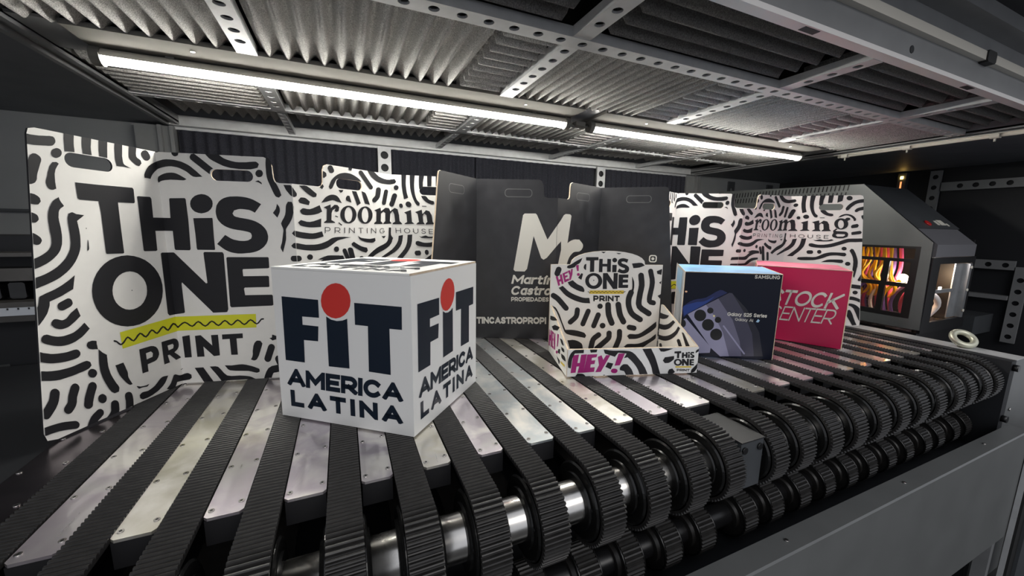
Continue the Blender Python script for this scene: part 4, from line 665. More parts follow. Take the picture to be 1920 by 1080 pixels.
y0 = 1.262
grid_bar((-1.43, 1.964*ZC, ZC), (1, 0, 0), (0, 1, 0), 6.9, .055, 'long perforated steel bar overhead, in front of the lamps, crossing the whole grid')
grid_bar((-1.43, 4.28*ZC, ZC+.01), (1, 0, 0), (0, 1, 0), 6.9, .055, 'long perforated steel bar overhead behind the lamps, near the rear frame', .07)
for k, (xz, nm) in enumerate(((-.475, 'leftmost'), (1.222, 'second from left'), (2.93, 'third from left'), (4.59, 'rightmost'))):
    x = xz*ZC
    grid_bar((x, y0+.02, ZC+.002), (0, 1, 0), (1, 0, 0), 1.964*ZC-.05-y0-.02, .09, 'short perforated cross bar of the front overhead row, ' + nm)
    grid_bar((x, 1.964*ZC+.05, ZC+.002), (0, 1, 0), (1, 0, 0), 2.745-1.964*ZC-.05, .06, 'long perforated cross bar of the middle overhead row, ' + nm)
    grid_bar((x, 3.225, ZC+.002), (0, 1, 0), (1, 0, 0), 4.28*ZC-.035-3.225, .06, 'perforated cross bar running back from the lamps, ' + nm)
    grid_bar((x, 4.28*ZC+.035, ZC+.012), (0, 1, 0), (1, 0, 0), 4.93-4.28*ZC-.035, .06, 'perforated cross bar of the rear overhead row, ' + nm, .06)
# outer frame of the grid
def frame_beam(n, boxes, mt='grey'):
    mb = MB()
    for b in boxes: mb.box(*b)
    b = boxes[0]; o = mb.build('trim_%d' % n, M[mt], origin=((b[0]+b[1])/2, (b[2]+b[3])/2, b[4])); o['kind'] = 'structure'; return o
frame_beam(4, [(-1.50, 5.52, 4.93, 5.06, .925, .95), (-1.50, 5.52, 4.93, 4.95, .95, 1.02), (-1.50, 5.52, 5.02, 5.06, .90, .925)], 'galv')
lb = frame_beam(5, [(-1.44, -1.41, 1.26, 4.93, .93, 1.02), (-1.52, -1.41, 1.26, 4.93, .95, .965), (-1.52, -1.49, 1.26, 4.93, .92, .965)])
rb = frame_beam(6, [(5.42, 5.45, 1.26, 4.93, .93, 1.02), (5.42, 5.54, 1.26, 4.93, .945, .96), (5.51, 5.54, 1.26, 4.93, .915, .96)])
# front beam: pale underside with two slots, tall fascia above, ledge
mb = MB(); mb.box(-3.0, 7.9, 1.213, 1.228, .95, 1.225); mb.box(-3.0, 7.9, 1.10, 1.228, 1.225, 1.25); mb.box(-3.0, 7.9, 1.10, 1.115, 1.25, 1.32)
fb = mb.build('trim_7', M['grey'], origin=(2.2, 1.23, .93)); fb['kind'] = 'structure'
mb = MB(); mb.box(-3.0, 7.9, 1.213, 1.268, .925, .9495); mb.build('underside', M['pale'], fb)
mb = MB()
parts('slot', M['void'], fb, [lambda mb, x=x: mb.box(x-.055, x+.055, 1.222, 1.256, .9235, .927) for x in (2.03, 3.68)])
mb = MB()
for x, z in ((2.884, .992), (.9, .992), (4.9, .992)): pass
parts('bolt_hole', M['void'], fb, [lambda mb, x=x, z=z: mb.cyl((x, 1.214, z), (0, -1, 0), .02, .004, 12) for x, z in ((2.884, .992), (.9, .992), (4.9, .992))])
# rear uprights and corner posts
for i, (x, lab) in enumerate(((.504, 'grey upright with round holes on the foam wall behind the white standee'), (3.641, 'grey upright with round holes on the foam wall behind the black standee'))):
    b = perf_bar('perforated_upright', (x, 4.985, -1.6), (0, 0, 1), (1, 0, 0), (0, -1, 0), 2.52, .15, .145, .1, .045, M['galv'], .03)
    tag(b, lab, 'post', 'uprights on the rear wall')
for n, x0, x1 in ((8, -1.78, -1.47), (9, 5.42, 5.72)):
    mb = MB(); mb.box(x0, x1, 5.0, 5.10, -3.25, .92); mb.box((x0+x1)/2+.03, (x0+x1)/2+.06, 4.96, 5.0, -3.25, .92); mb.box(x1-.03, x1, 4.96, 5.0, -3.25, .92)
    o = mb.build('trim_%d' % n, M['grey'], origin=((x0+x1)/2, 5.05, -3.25)); o['kind'] = 'structure'

# ------------------------------------------------------------------ foam
def wave(mb, u0, u1, v0, v1, P, amp, pitch, th, ph=0., ex=1.25):
    """ridges run along v; P(u, v, h) -> point; h = height of the foam's face"""
    n = max(8, int((u1-u0)/pitch*10)); row = []
    for i in range(n+1):
        u = u0+(u1-u0)*i/n; a = .5-.5*math.cos(2*math.pi*(u-u0)/pitch+ph); row.append((u, amp*a**ex))
    k = 5; vs = []; fs = []
    for j in range(k):
        t = j/(k-1); v = v0+(v1-v0)*(0, .02, .5, .98, 1)[j]; q = (.55, 1, 1, 1, .55)[j]
        for u, h in row: vs.append(P(u, v, h*q))
    for j in range(k-1):
        for i in range(n): fs.append((j*(n+1)+i, j*(n+1)+i+1, (j+1)*(n+1)+i+1, (j+1)*(n+1)+i))
    mb.mesh(vs, fs, 0, True)
    for v, j in ((v0, 0), (v1, k-1)):
        q = .55
        for i in range(n): mb.face([P(row[i][0], v, row[i][1]*q), P(row[i+1][0], v, row[i+1][1]*q), P(row[i+1][0], v, -th), P(row[i][0], v, -th)])
    for u, h in (row[0], row[-1]): mb.face([P(u, v0, h*.5), P(u, v1, h*.5), P(u, v1, -th), P(u, v0, -th)])
    mb.face([P(u0, v0, -th), P(u1, v0, -th), P(u1, v1, -th), P(u0, v1, -th)])
def foam(x0, x1, y0_, y1_, along, label, z=.995, pitch=.0945, amp=.055, ex=1., mt='foam'):
    mb = MB(); x0, x1, y0_, y1_ = x0*ZC, x1*ZC, y0_*ZC, y1_*ZC
    if along == 'y': wave(mb, x0, x1, y0_, y1_, lambda u, v, h: (u, v, z-h), amp, pitch, .03, 0., ex)
    else: wave(mb, y0_, y1_, x0, x1, lambda u, v, h: (v, u, z-h), amp, pitch, .03, 0., ex)
    return tag(mb.build('foam_panel', M[mt], origin=((x0+x1)/2, (y0_+y1_)/2, z+.03)), label, 'foam panel', 'ridged foam panels of the overhead grid')
CELL = [(-1.49, -.54, 'far left'), (-.41, 1.155, 'second'), (1.29, 2.865, 'middle'), (3.0, 4.525, 'fourth'), (4.66, 5.8, 'far right')]
STR = [None, .82, 2.46, 4.12, None]
for i, (a, b, nm) in enumerate(CELL):
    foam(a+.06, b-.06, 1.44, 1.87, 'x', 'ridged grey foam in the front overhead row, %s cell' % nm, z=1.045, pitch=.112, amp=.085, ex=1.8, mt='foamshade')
    e = STR[i] or b
    if i == 0:
        foam(a, b, 2.03, 3.0, 'y', 'grey foam with ridges running away, far left cell in front of the lamp')
        foam(a, b, 3.48, 4.2, 'x', 'grey foam with ridges running across, far left cell behind the lamp', pitch=.085)
    else:
        pt, ex_ = (.0945, 1.) if i == 1 else (.074, 2.4)
        foam(a, e, 2.03, 3.0, 'y', 'wide grey foam with ridges running away, %s cell in front of the lamps' % nm, pitch=pt, ex=ex_)
        foam(a, e, 3.48, 4.2, 'y', 'wide grey foam with ridges running away, %s cell behind the lamps' % nm, pitch=pt, ex=ex_)
        if STR[i]:
            foam(e+.015, b, 2.03, 3.0, 'x', 'narrow foam strip of crosswise ridges, %s cell in front of the lamps' % nm, pitch=.096, z=1.01, amp=.07, ex=2.6)
            foam(e+.015, b, 3.48, 4.2, 'x', 'narrow foam strip of crosswise ridges, %s cell behind the lamps' % nm, pitch=.096, z=1.01, amp=.07, ex=2.6)
    foam(a, b, 4.36, 5.25, 'y', 'dark recessed foam in the rearmost overhead row, %s cell from the left' % nm, z=1.10)
def wfoam(x0, x1, label, ph):
    mb = MB(); wave(mb, x0, x1, -1.5, .915, lambda u, v, h: (u, 5.045-h, v), .03, .1, .05, ph)
    tag(mb.build('wall_foam', M['foamdark'], origin=((x0+x1)/2, 5.09, -1.5)), label, 'foam panel', 'charcoal foam sheets on the rear wall')
wfoam(-1.46, .425, 'charcoal ridged foam sheet on the rear wall, left of the first holed upright', 0)
wfoam(.585, 1.65, 'charcoal ridged foam sheet just right of the first holed upright', 1)
wfoam(1.66, 2.75, 'charcoal ridged foam sheet on the rear wall behind the black standee', 2)
wfoam(2.76, 3.56, 'narrow charcoal foam sheet just left of the second holed upright', 0)
wfoam(3.72, 4.75, 'charcoal ridged foam sheet just right of the second holed upright', 2)
wfoam(4.76, 5.42, 'narrow charcoal foam sheet at the right end of the rear wall', 1)

# ------------------------------------------------------------------ lamps
ZL = .86
mb = MB(); mb.box(-1.41, 5.42, 2.78, 3.18, .958, .972)
tag(mb.build('mounting_strip', M['grey'], origin=(2, 3, .958)), 'long grey sheet strip that carries both tube lamps overhead', 'strip')
def lamp(x0, x1, label):
    t = thing('tube_lamp', ((x0+x1)/2, 3.0, .957), label, 'lamp', 'tube lamps under the foam grid')
    mb = MB(); mb.prism([(x0-.05, 2.75, .957), (x0-.05, 3.22, .957), (x0-.05, 3.22, .936), (x0-.05, 2.75, .936)], (x1-x0+.10, 0, 0)); mb.build('housing', M['tray'], t)
    mb = MB(); mb.prism([(x0, 3.02+.041*math.cos(math.radians(a)), .892+.041*math.sin(math.radians(a))) for a in range(190, 351, 10)], (x1-x0, 0, 0), 0, True); mb.build('diffuser', M['led'], t)
    mb = MB(); mb.prism([(x0, 3.02+.0435*math.cos(math.radians(a)), .8925+.040*math.sin(math.radians(a))) for a in range(-10, 191, 10)], (x1-x0, 0, 0)); mb.build('heat_sink', M['tubeoff'], t)
    parts('end_cap', M['tray'], t, [lambda mb, a=a, b=b: mb.prism([(a, 3.02+.052*math.cos(math.radians(q)), .892+.052*math.sin(math.radians(q))) for q in range(0, 360, 20)], (b-a, 0, 0)) for a, b in ((x0-.045, x0-.002), (x1+.002, x1+.045))])
    parts('bracket', M['tray'], t, [lambda mb, a=a: mb.box(a-.02, a+.02, 2.99, 3.05, .925, .9355) for a in (x0+.3, x1-.3)])
    parts('screw', M['screw'], t, [lambda mb, x=x: mb.cyl((x, 2.84, .9358), (0, 0, -1), .010, .006, 12) for x in (x0+.45, x1-.45)])
    return t
lamp(-1.165, 1.79, 'long lit tube lamp overhead at left, above the white standee and cube box')
lamp(2.085, 5.03, 'lit tube lamp overhead at right, ending above the crimson box')
mb = MB(); mb.tube([(1.84, 3.02, .895), (1.87, 3.0, .87), (1.92, 3.04, .89), (1.97, 3.01, .868), (2.035, 3.02, .895)], .013); mb.box(1.88, 1.97, 2.96, 3.03, .872, .905)
tag(mb.build('lamp_connector', M['tray'], origin=(1.93, 3.0, .9)), 'small cable connector joining the two lit tube lamps', 'connector')
# unlit slim tube on the front fascia, a second one along the right frame
t = thing('fascia_tube', (2.5, 1.2, 1.1), 'unlit cream slim tube on the grey fascia at top right', 'tube')
mb = MB(); mb.box(-1.5, 3.70, 1.18, 1.2125, 1.068, 1.118, 0, .008); mb.box(3.78, 7.5, 1.18, 1.2125, 1.068, 1.118, 0, .008); mb.build('tube', M['tubeoff'], t)
parts('clip', M['rubber'], t, [lambda mb, a=a, b=b: mb.box(a, b, 1.172, 1.2128, 1.058, 1.126, 0, .012) for a, b in ((3.68, 3.80), (2.02, 2.10))])
t = thing('side_tube', (5.47, 2.1, .9), 'unlit white slim tube under the right-hand frame beam', 'tube')
mb = MB(); mb.tube([(5.47, 1.3, .895), (5.47, 2.82, .895)], .017, 10); mb.box(5.445, 5.495, 1.3, 2.86, .908, .914); mb.build('tube', M['tubeoff'], t)
def side_clip(mb, y): mb.box(5.44, 5.50, y-.03, y+.03, .872, .912, 0, .01); mb.cyl((5.47, y, .874), (0, 0, -1), .008, .03, 8)
parts('clip', M['label'], t, [lambda mb, y=y: side_clip(mb, y) for y in (1.6, 2.2, 2.75)])

# ================================================================== CONVEYOR
FL_ = [-1.25, -.964, -.729, -.487, -.245, .022, .266, .511, .757, 1.024, 1.27, 1.515, 1.754, 2.103, 2.325, 2.592, 2.85, 3.112, 3.357, 3.614, 3.865, 4.150, 4.362, 4.634]
FR_ = [-1.087, -.841, -.607, -.366, -.1, .145, .387, .632, .9, 1.142, 1.389, 1.635, 1.966, 2.206, 2.47, 2.73, 2.99, 3.235, 3.494, 3.745, 4.03, 4.24, 4.512, 4.726]
BX = [(FR_[i] + (FL_[i+1] if i+1 < len(FL_) else 4.848))/2 for i in range(len(FR_))]
YB, YE = 3.62, 1.493
PY, PZ, PR = 1.285, -1.19, .19
def belt_mesh():
    tp = .02; th = .0115; secs = []; K = 5
    n = int((YB-PY)/tp)
    path = []
    for i in range(n*K+1): path.append((YB-(YB-PY)*i/(n*K), -1.0, 0, 1, i % K))
    wn = int(math.pi*PR/tp)
    for i in range(1, wn*K+1):
        a = math.pi/2 + math.pi*i/(wn*K); path.append((PY+PR*math.cos(a), PZ+PR*math.sin(a), math.cos(a), math.sin(a), i % K))
    for i in range(1, 9): path.append((PY+(YB-PY)*i/8, PZ-PR, 0, -1, 3))
    for i in range(1, 12):
        a = -math.pi/2 + math.pi*i/12; path.append((YB+PR*math.cos(a), PZ+PR*math.sin(a), math.cos(a), math.sin(a), 3))
    mb = MB(); hw = .058; vs = []; fs = []
    for y, z, ny, nz, k in path:
        d = (-th, -th, -.0015, 0, -.0015)[k]
        for x, q in ((-hw, d), (hw, d), (hw, -.022), (-hw, -.022)): vs.append((x, y+ny*q, z+nz*q))
    N = len(path)
    for i in range(N):
        j = (i+1) % N
        for k in range(4): fs.append((i*4+k, i*4+(k+1) % 4, j*4+(k+1) % 4, j*4+k))
    mb.mesh(vs, fs); return mb
mb = belt_mesh(); mb.v = [v + Vector((BX[0], 0, 0)) for v in mb.v]
GBELT = 'toothed belts of the conveyor'
b0 = mb.build('toothed_belt', M['belt'], origin=(BX[0], 1.6, -1.0)); tag(b0, 'black ribbed conveyor belt, first from the left end of the table', 'belt', GBELT)
for i in range(1, len(BX)):
    copy_thing(b0, (BX[i]-BX[0], 0, 0), 'black ribbed conveyor belt, %s from the left end of the table' % ORD[i])
# aluminium strips with their bars
GS = 'aluminium strips between the belts'
SCRY = [1.53, 1.80, 2.07, 2.34, 2.62, 2.90, 3.18]
for i, (a, b) in enumerate(zip(FL_, FR_)):
    t = thing('slide_strip', ((a+b)/2, 1.6, -1.02), ('dark mauve metal strip with screws at the left end, under the folded white standee' if i == 0 else 'bare aluminium strip between two belts, %s from the left end of the table' % ORD[i]), 'strip', GS)
    mb = MB(); r = .012; mb.prism([(a+.002, YB, -1.019), (a+.002, YE+r, -1.019), (a+.002+r, YE, -1.019), (b-.002-r, YE, -1.019), (b-.002, YE+r, -1.019), (b-.002, YB, -1.019)][::-1], (0, 0, .011))
    mb.build('cover_plate', M['darkalu'] if i == 0 else M['alu'][(0, 0, 1, 0, 0, 0, 1, 0, 2, 2, 1, 0)[i % 12]], t)
    mb = MB(); mb.box(a+.004, b-.004, YE+.003, YB, -1.115, -1.0195); mb.build('support_bar', M['blackmatt'], t)
    proto = None
    for y in SCRY:
        for k, x in enumerate((a+.018, b-.018)):
            if proto is None:
                mb = MB(); mb.cyl((x, y, -1.0082), (0, 0, 1), .0095, .0035, 12); mb.cyl((x, y, -1.0046), (0, 0, 1), .0045, .0004, 6, 1, False); proto = mb.build('screw', [M['screw'], M['black']], t, origin=(x, y, -1.008)); p0 = (x, y)
            else: copy_thing(proto, (x-p0[0], y-p0[1] + (.02 if k else 0), 0), None, t)
# drive shaft with the big pulleys
SX0, SX1 = -1.74, 4.904
t = thing('drive_shaft', (1.6, PY, PZ), 'shiny steel shaft with large black pulleys at the front of the conveyor', 'shaft')
mb = MB(); mb.cyl((SX0, PY, PZ), (1, 0, 0), .086, SX1-SX0, 40); mb.build('shaft', M['steel'], t)
def pulley(t, x, y, z, R, hub, w=.058, name='pulley'):
    mb = MB(); mb.cyl((x-w, y, z), (1, 0, 0), R-.024, 2*w, 40); mb.cyl((x-w-.022, y, z), (1, 0, 0), hub, 2*w+.042, 32); p = mb.build(name, M['pulley'], t, origin=(x, y, z))
    for sx in (-1, 1):
        mb = MB(); x0 = x + sx*(w+.0015); n = 48
        ri, ro = R-.07, R-.007
        for k in range(n):
            a, b = 2*math.pi*k/n, 2*math.pi*(k+1)/n; c = lambda q, r_, xx: (xx, y+r_*math.cos(q), z+r_*math.sin(q))
            xa, xb = x0, x0+sx*.009
            mb.mesh([c(a, ri, xa), c(a, ri, xb), c(a, ro-.008, xb), c(a, ro, xa+sx*.003), c(a, ro, xa), c(b, ri, xa), c(b, ri, xb), c(b, ro-.008, xb), c(b, ro, xa+sx*.003), c(b, ro, xa)], [(q_, (q_+1) % 5, 5+(q_+1) % 5, 5+q_) for q_ in range(5)], 0, False)
        mb.build('flange', M['pulley'], p)
    mb = MB(); mb.cyl((x+w, y-hub*.95, z+.03), (1, 0, 0), .009, .012, 10); mb.cyl((x-w, y-hub*.95, z+.03), (-1, 0, 0), .009, .012, 10); mb.build('set_screw', M['black'], p)
    return p
p0 = pulley(t, BX[0], PY, PZ, PR-.02, .118)
for x in BX[1:]: copy_thing(p0, (x-BX[0], 0, 0), None, t)
# bearing block on the shaft
t2 = thing('bearing_block', (1.855, 1.3, -1.3), 'grey metal bearing block between two pulleys, in the widest gap of the belts', 'block')
mb = MB(); board(mb, Frame((1.775, 1.42), (1.775, 1.155), -1.31), [(0, 0), (.265, 0), (.265, .26), (0, .26)], [[(.135+.09*math.cos(math.radians(a)), .12+.09*math.sin(math.radians(a))) for a in range(0, 360, 15)]], .17, 0, 0, 0); mb.build('body', M['greyd'], t2)
mb = MB(); mb.box(1.772, 1.948, 1.15, 1.43, -1.0495, -1.043); mb.build('top_plate', M['blackmatt'], t2)
parts('bolt', M['black'], t2, [lambda mb, x=x: mb.cyl((x, 1.154, -1.09), (0, -1, 0), .018, .008, 14) for x in (1.80, 1.915)])
# lower ribbed rollers
LY, LZ, LR = 1.335, -1.625, .128
t = thing('lower_shaft', (1.6, LY, LZ), 'lower black shaft with small ribbed rollers under the belts', 'shaft')
mb = MB(); mb.cyl((SX0, LY, LZ), (1, 0, 0), .06, SX1-SX0, 28); mb.build('shaft', M['black'], t)
mb = MB(); n = 40; pr = []
for k in range(n):
    for j, r in enumerate((LR-.008, LR, LR)):
        a = 2*math.pi*(k+j/3)/n; pr.append((BX[0]-.052, LY+r*math.cos(a), LZ+r*math.sin(a)))
mb.prism(pr, (.104, 0, 0)); mb.cyl((BX[0]-.075, LY, LZ), (1, 0, 0), .085, .15, 24)
p0 = mb.build('ribbed_roller', M['belt'], t, origin=(BX[0], LY, LZ))
for sx in (-1, 1):
    mb = MB(); x = BX[0]+sx*.0575
    mb.torus((x, LY, LZ), (1, 0, 0), LR-.006, .005, 36, 6); mb.build('rim', M['pulley'], p0)
for x in BX[1:]: copy_thing(p0, (x-BX[0], 0, 0), None, t)
# body of the machine
t = thing('machine_base', (1.8, 2.6, -3.25), 'black body of the conveyor table carrying strips, belts and shafts', 'machine')
mb = MB(); mb.box(-1.9, 4.90, 1.62, 3.75, -3.25, -1.45); mb.build('body', M['void'], t)
parts('cross_rail', M['void'], t, [lambda mb, a=a: mb.box(-1.9, 4.904, a, a+.2, -1.33, -1.116) for a in (2.0, 3.1)])
mb = MB(); mb.box(4.905, 5.0, 1.095, 3.75, -3.25, -1.005); mb.build('end_plate', M['void'], t)
mb = MB(); mb.box(5.0, 5.19, 1.12, 3.75, -3.25, -1.004); mb.build('side_frame', M['pangrey'], t)
mb = MB(); mb.box(5.0, 5.8, 1.10, 1.119, -3.25, -1.01); mb.build('front_panel', M['pangrey'], t)
mb = MB(); mb.box(4.995, 5.195, 1.092, 3.75, -1.0038, -.9995); mb.build('top_strip', M['galv'], t)
mb = MB(); mb.box(-3.3, -1.255, 1.45, 3.75, -1.06, -1.022); mb.box(-3.3, -1.9, 1.45, 3.75, -3.25, -1.06); mb.build('side_table', M['void'], t)
mb = MB(); mb.box(-1.95, -1.75, 1.095, 1.62, -3.25, -1.06); mb.build('end_bracket', M['black'], t)
parts('bolt', M['black'], t, [lambda mb, z=z: mb.cyl((4.955, 1.092, z), (0, -1, 0), .028, .03, 16) for z in (-1.06, -1.5)])
parts('screw', M['screw'], t, [lambda mb: mb.cyl((5.1, 1.098, -1.45), (0, -1, 0), .014, .008, 12)])
# front pan
t = thing('front_pan', (1.6, .95, -2.45), 'dark grey bent sheet pan along the front, below the belts', 'pan')
mb = MB(); mb.prism([(-1.9, .93, -2.45), (-1.9, .93, -1.525), (-1.9, .936, -1.515), (-1.9, 1.04, -1.515), (-1.9, 1.04, -1.56), (-1.9, 1.028, -1.56), (-1.9, 1.028, -1.53), (-1.9, .945, -1.53), (-1.9, .945, -2.45)], (6.8, 0, 0)); mb.build('sheet', M['pangrey'], t)
mb = MB(); mb.box(-1.7, 4.88, 1.030, 1.6, -1.80, -1.785); mb.build('drip_tray', M['void'], t)
parts('screw', M['screw'], t, [lambda mb, x=x: mb.cyl((x, .99, -1.5148), (0, 0, 1), .010, .005, 10) for x in (.6, 1.95, 3.1, 4.25)])
t = thing('front_post', (4.95, .9, -3.25), 'grey metal corner post at the lower right beside the front pan', 'post')
mb = MB(); mb.box(4.905, 4.913, .895, .925, -3.25, -1.60); mb.build('edge_strip', M['galv'], t)
mb = MB(); mb.box(4.913, 5.03, .88, .925, -3.25, -1.60); mb.build('seal', M['rubber'], t)
mb = MB(); mb.box(5.03, 5.6, .86, .925, -3.25, -1.60); mb.build('profile', M['greyd'], t)
mb = MB(); mb.box(4.80, 4.86, .96, 1.04, -3.25, -2.46); mb.build('foot_bracket', M['grey'], t)
mb = MB(); mb.cyl((4.64, 1.0, -2.56), (1, 0, 0), .022, .16, 14); mb.build('bolt', M['galv'], t)
# lifting ring
t = thing('lifting_ring', (5.10, 1.43, -1.0), 'pale metal lifting ring on the right end of the table', 'ring')
mb = MB(); mb.torus((5.10, 1.435, -.925), (-.42, -.52, .74), .072, .026, 36, 12); mb.build('ring', M['ring'], t)
mb = MB(); mb.cyl((5.085, 1.42, -.9955), (0, 0, 1), .04, .03, 20); mb.build('collar', M['ring'], t)

# ================================================================== FOLDED STANDEES
def standee(label, pts, H, kind):
    t = thing('folded_standee', (pts[1][0], pts[1][1], -.999), label, 'standee', 'folded display boards on the table')
    for i in range(4):
        F = Frame(pts[i], pts[i+1], -.9985); w = F.w; mats = [M['card' if kind != 'black' else 'blackcard'], M['blackmatt' if (kind == 'left' and i == 0) else 'kraft'], M['kraft' if kind != 'black' else 'blackcard']]
        H2 = H-.0015; k = w/(.692, .697, .772, .529)[i] if kind != 'black' else 1
        nb = 1.237*H/1.387; r = .03
        if i == 0:
            sl = {'left': .126, 'black': 0, 'right': 0}[kind]; s0 = {'left': 0, 'black': -.19, 'right': -.10}[kind]; r = .05
            ol = [(s0+r, 0), (w, 0), (w, H2), (sl+r*.6, H2), (sl+r*.15, H2-r*.15), (sl, H2-r*.6), (s0+.004, r), (s0+r*.25, r*.25)]
        elif i == 1:
            c = w-.1 if kind == 'black' else .598*k
            c = .578 if kind == 'black' else c
            ol = [(0, 0), (w, 0), (w, nb), (c+.03, nb), (c+.008, nb+.008), (c, nb+.03), (c-.004, H2-.05), (c-.02, H2-.012), (c-.045, H2), (0, H2)]
        elif i == 2:
            c = .185 if kind == 'black' else .205*k
            ol = [(0, 0), (w, 0), (w, H2), (c+.04, H2), (c+.014, H2-.012), (c+.004, H2-.04), (c, nb+.03), (c-.008, nb+.008), (c-.03, nb), (0, nb)]
        else: wb = w + {'left': .035, 'black': .13, 'right': .13}[kind]; ol = [(0, 0), (wb-r, 0), (wb-.006, .006), (wb, r), (w, H2-r), (w-.008, H2-.008), (w-r, H2), (0, H2)]
        slots = ((.248, .452), (.268, .488), (.303, .508), (.221, .397)) if kind != 'black' else ((.13, .35), (.242, .478), (.295, .528), (.244, .477))
        a0, a1 = slots[i][0]*k, slots[i][1]*k
        mb = MB(); ink = Inker(mb, mats)
        if kind != 'black':
            board(mb, F, ol, [rounded(a0, 1.238, a1, 1.304, .032)], .009)
            ink.art(F, 'st1_%d' % i, k, H/1.387, w+.02 if (kind == 'left' and i == 3) else None)
            if i == 2: ink.text(F, 'K', 'PRINTING', [199, 937, 700, 932, 201, 976], .10, .62, sx=k)
            if i == 3: ink.text(F, 'K', 'HOUSE', [31, 936, 323, 931, 29, 975], .11, .5, sx=k)
        else:
            board(mb, F, ol, [], .012)
            for q in range(2):
                o1 = rounded(a0, 1.252, a1, 1.322, .03); o2 = rounded(a0+.005, 1.257, a1-.005, 1.317, .026)
            ink.shape(F, 'cutline', [o1, o2])
            ink.art(F, 'blk_%d' % i) if 'blk_%d' % i in ART else None
            if i == 0: ink.text(F, 'S', 'MAR', [F.w*1000-112, 128, F.w*1000-8, 130, F.w*1000-113, 193], 0.28, .05)
            if i == 1:
                ink.text(F, 'S', 'Martín', [311, 501, 682, 500, 313, 580], .21, .05, .18)
                ink.text(F, 'S', 'Castro', [305, 400, 660, 403, 308, 482], .22, .05, .18)
                ink.text(F, 'S', 'PROPIEDADES', [313, 342, 648, 346, 313, 381], .24, .09)
                ink.text(F, 'S', 'TINCASTROPROPI', [4, 130, 632, 140, 3, 193], 0.28, .05)
            if i == 2: ink.text(F, 'S', 'EDADES', [10, 140, 262, 140, 10, 203], 0.28, .05)
            if i == 3:
                c = (.529, .716); o1 = rounded(c[0]-.036, c[1]-.036, c[0]+.036, c[1]+.036, .022); o2 = rounded(c[0]-.025, c[1]-.025, c[0]+.025, c[1]+.025, .013)
                ink.shape(F, 'S', [o1, o2]); ink.shape(F, 'S', [arc(c[0], c[1], .014, .014, 0, 345, 16)])
        o = mb.build('panel', mats, t)
    return t
M['cutline'] = mat('cut_line', (.11, .11, .11, 1), .4)
standee('tall white folded standee at left, wavy black pattern, lime band under big black letters', [(-1.263, 2.281), (-.953, 2.9), (-.27, 2.763), (.36, 3.209), (.88, 3.11)], 1.387, 'left')
standee('black folded standee with pale lettering standing behind the patterned display tray', [(.661, 2.862), (1.072, 3.224), (1.706, 2.93), (2.387, 3.25), (2.848, 2.825)], 1.402, 'black')
standee('white wavy-patterned folded standee at right, behind the dark blue box and crimson box', [(2.9, 3.0), (3.37, 3.218), (3.98, 2.872), (4.62, 2.785), (5.012, 2.298)], 1.395, 'right')

# ================================================================== BOXES
def prism4(mb, q, z0, z1, mi, d=0.):
    n = 4; vs = [(p[0], p[1], z0) for p in q] + [(p[0], p[1], z1) for p in q]
    mb.mesh(vs, [(3, 2, 1, 0), (4, 5, 6, 7)], mi[4])
    for k in range(4): mb.mesh([vs[k], vs[(k+1) % 4], vs[4+(k+1) % 4], vs[4+k]], [(0, 1, 2, 3)], mi[k])
def edge_lines(mb, q, z0, z1, mi, r=.0025):
    for k in (0, 1, 3):
        p = q[k]; mb.tube([(p[0], p[1], z0), (p[0], p[1], z1)], r, 6, mi)
def top_map(A, B, D, h, z):
    """maps a front face's (a, b) onto the lid, letters' feet towards the front edge"""
    A, B, D = Vector((*A, z)), Vector((*B, z)), Vector((*D, z)); e = (B-A); g = (D-A)
    return lambda p, d: A + e*(p[0]/e.length) + g*(p[1]/h) + Vector((0, 0, d))
# white cube box
Q = [(-.333, 2.214), (.269, 1.737), (.753, 2.271), (.151, 2.748)]; z0, z1 = -.9985, -.225
t = thing('cube_box', (.21, 2.24, z0), 'white cube carton with navy letters and red dots, nearest on the belts', 'box')
mats = [M['boxwhite'], M['kraft']]; mb = MB(); prism4(mb, Q, z0, z1, (0, 0, 0, 0, 0)); ink = Inker(mb, mats)
F = Frame(Q[0], Q[1], z0); F2 = Frame(Q[1], Q[2], z0)
for fr, sx in ((F, 1.), (F2, F2.w/F.w)):
    ink.art(fr, 'fit', sx); ink.text(fr, 'N', 'AMERICA', [51, 173, 712, 169, 56, 266], .265, .045, sx=sx); ink.text(fr, 'N', 'LATINA', [62, 60, 708, 56, 63, 149], .28, .26, sx=sx)
mb.build('body', mats, t)
mats = [M['boxwhite'], M['kraft']]; mb = MB()
Q2 = [Q[0], (Q[1][0]-.004, Q[1][1]+.002), (Q[2][0]-.004, Q[2][1]), Q[3]]
prism4(mb, Q2, z1+.001, z1+.011, (0, 1, 0, 0, 0)); ink = Inker(mb, mats); tm = top_map(Q2[0], Q2[1], Q2[3], .777, z1+.011)
for line in ART['fit'].strip().split('\n'):
    c, rest = line.split(' ', 1); ink.shape(None, c, [[tuple(float(v)/1000 for v in p.split(',')) for p in l.split(' ')] for l in rest.split('|')], tm)
ink.text(None, 'N', 'AMERICA', [51, 173, 712, 169, 56, 266], .265, .045, to3=tm); ink.text(None, 'N', 'LATINA', [62, 60, 708, 56, 63, 149], .28, .26, to3=tm)
mb.build('top_flap', mats, t)
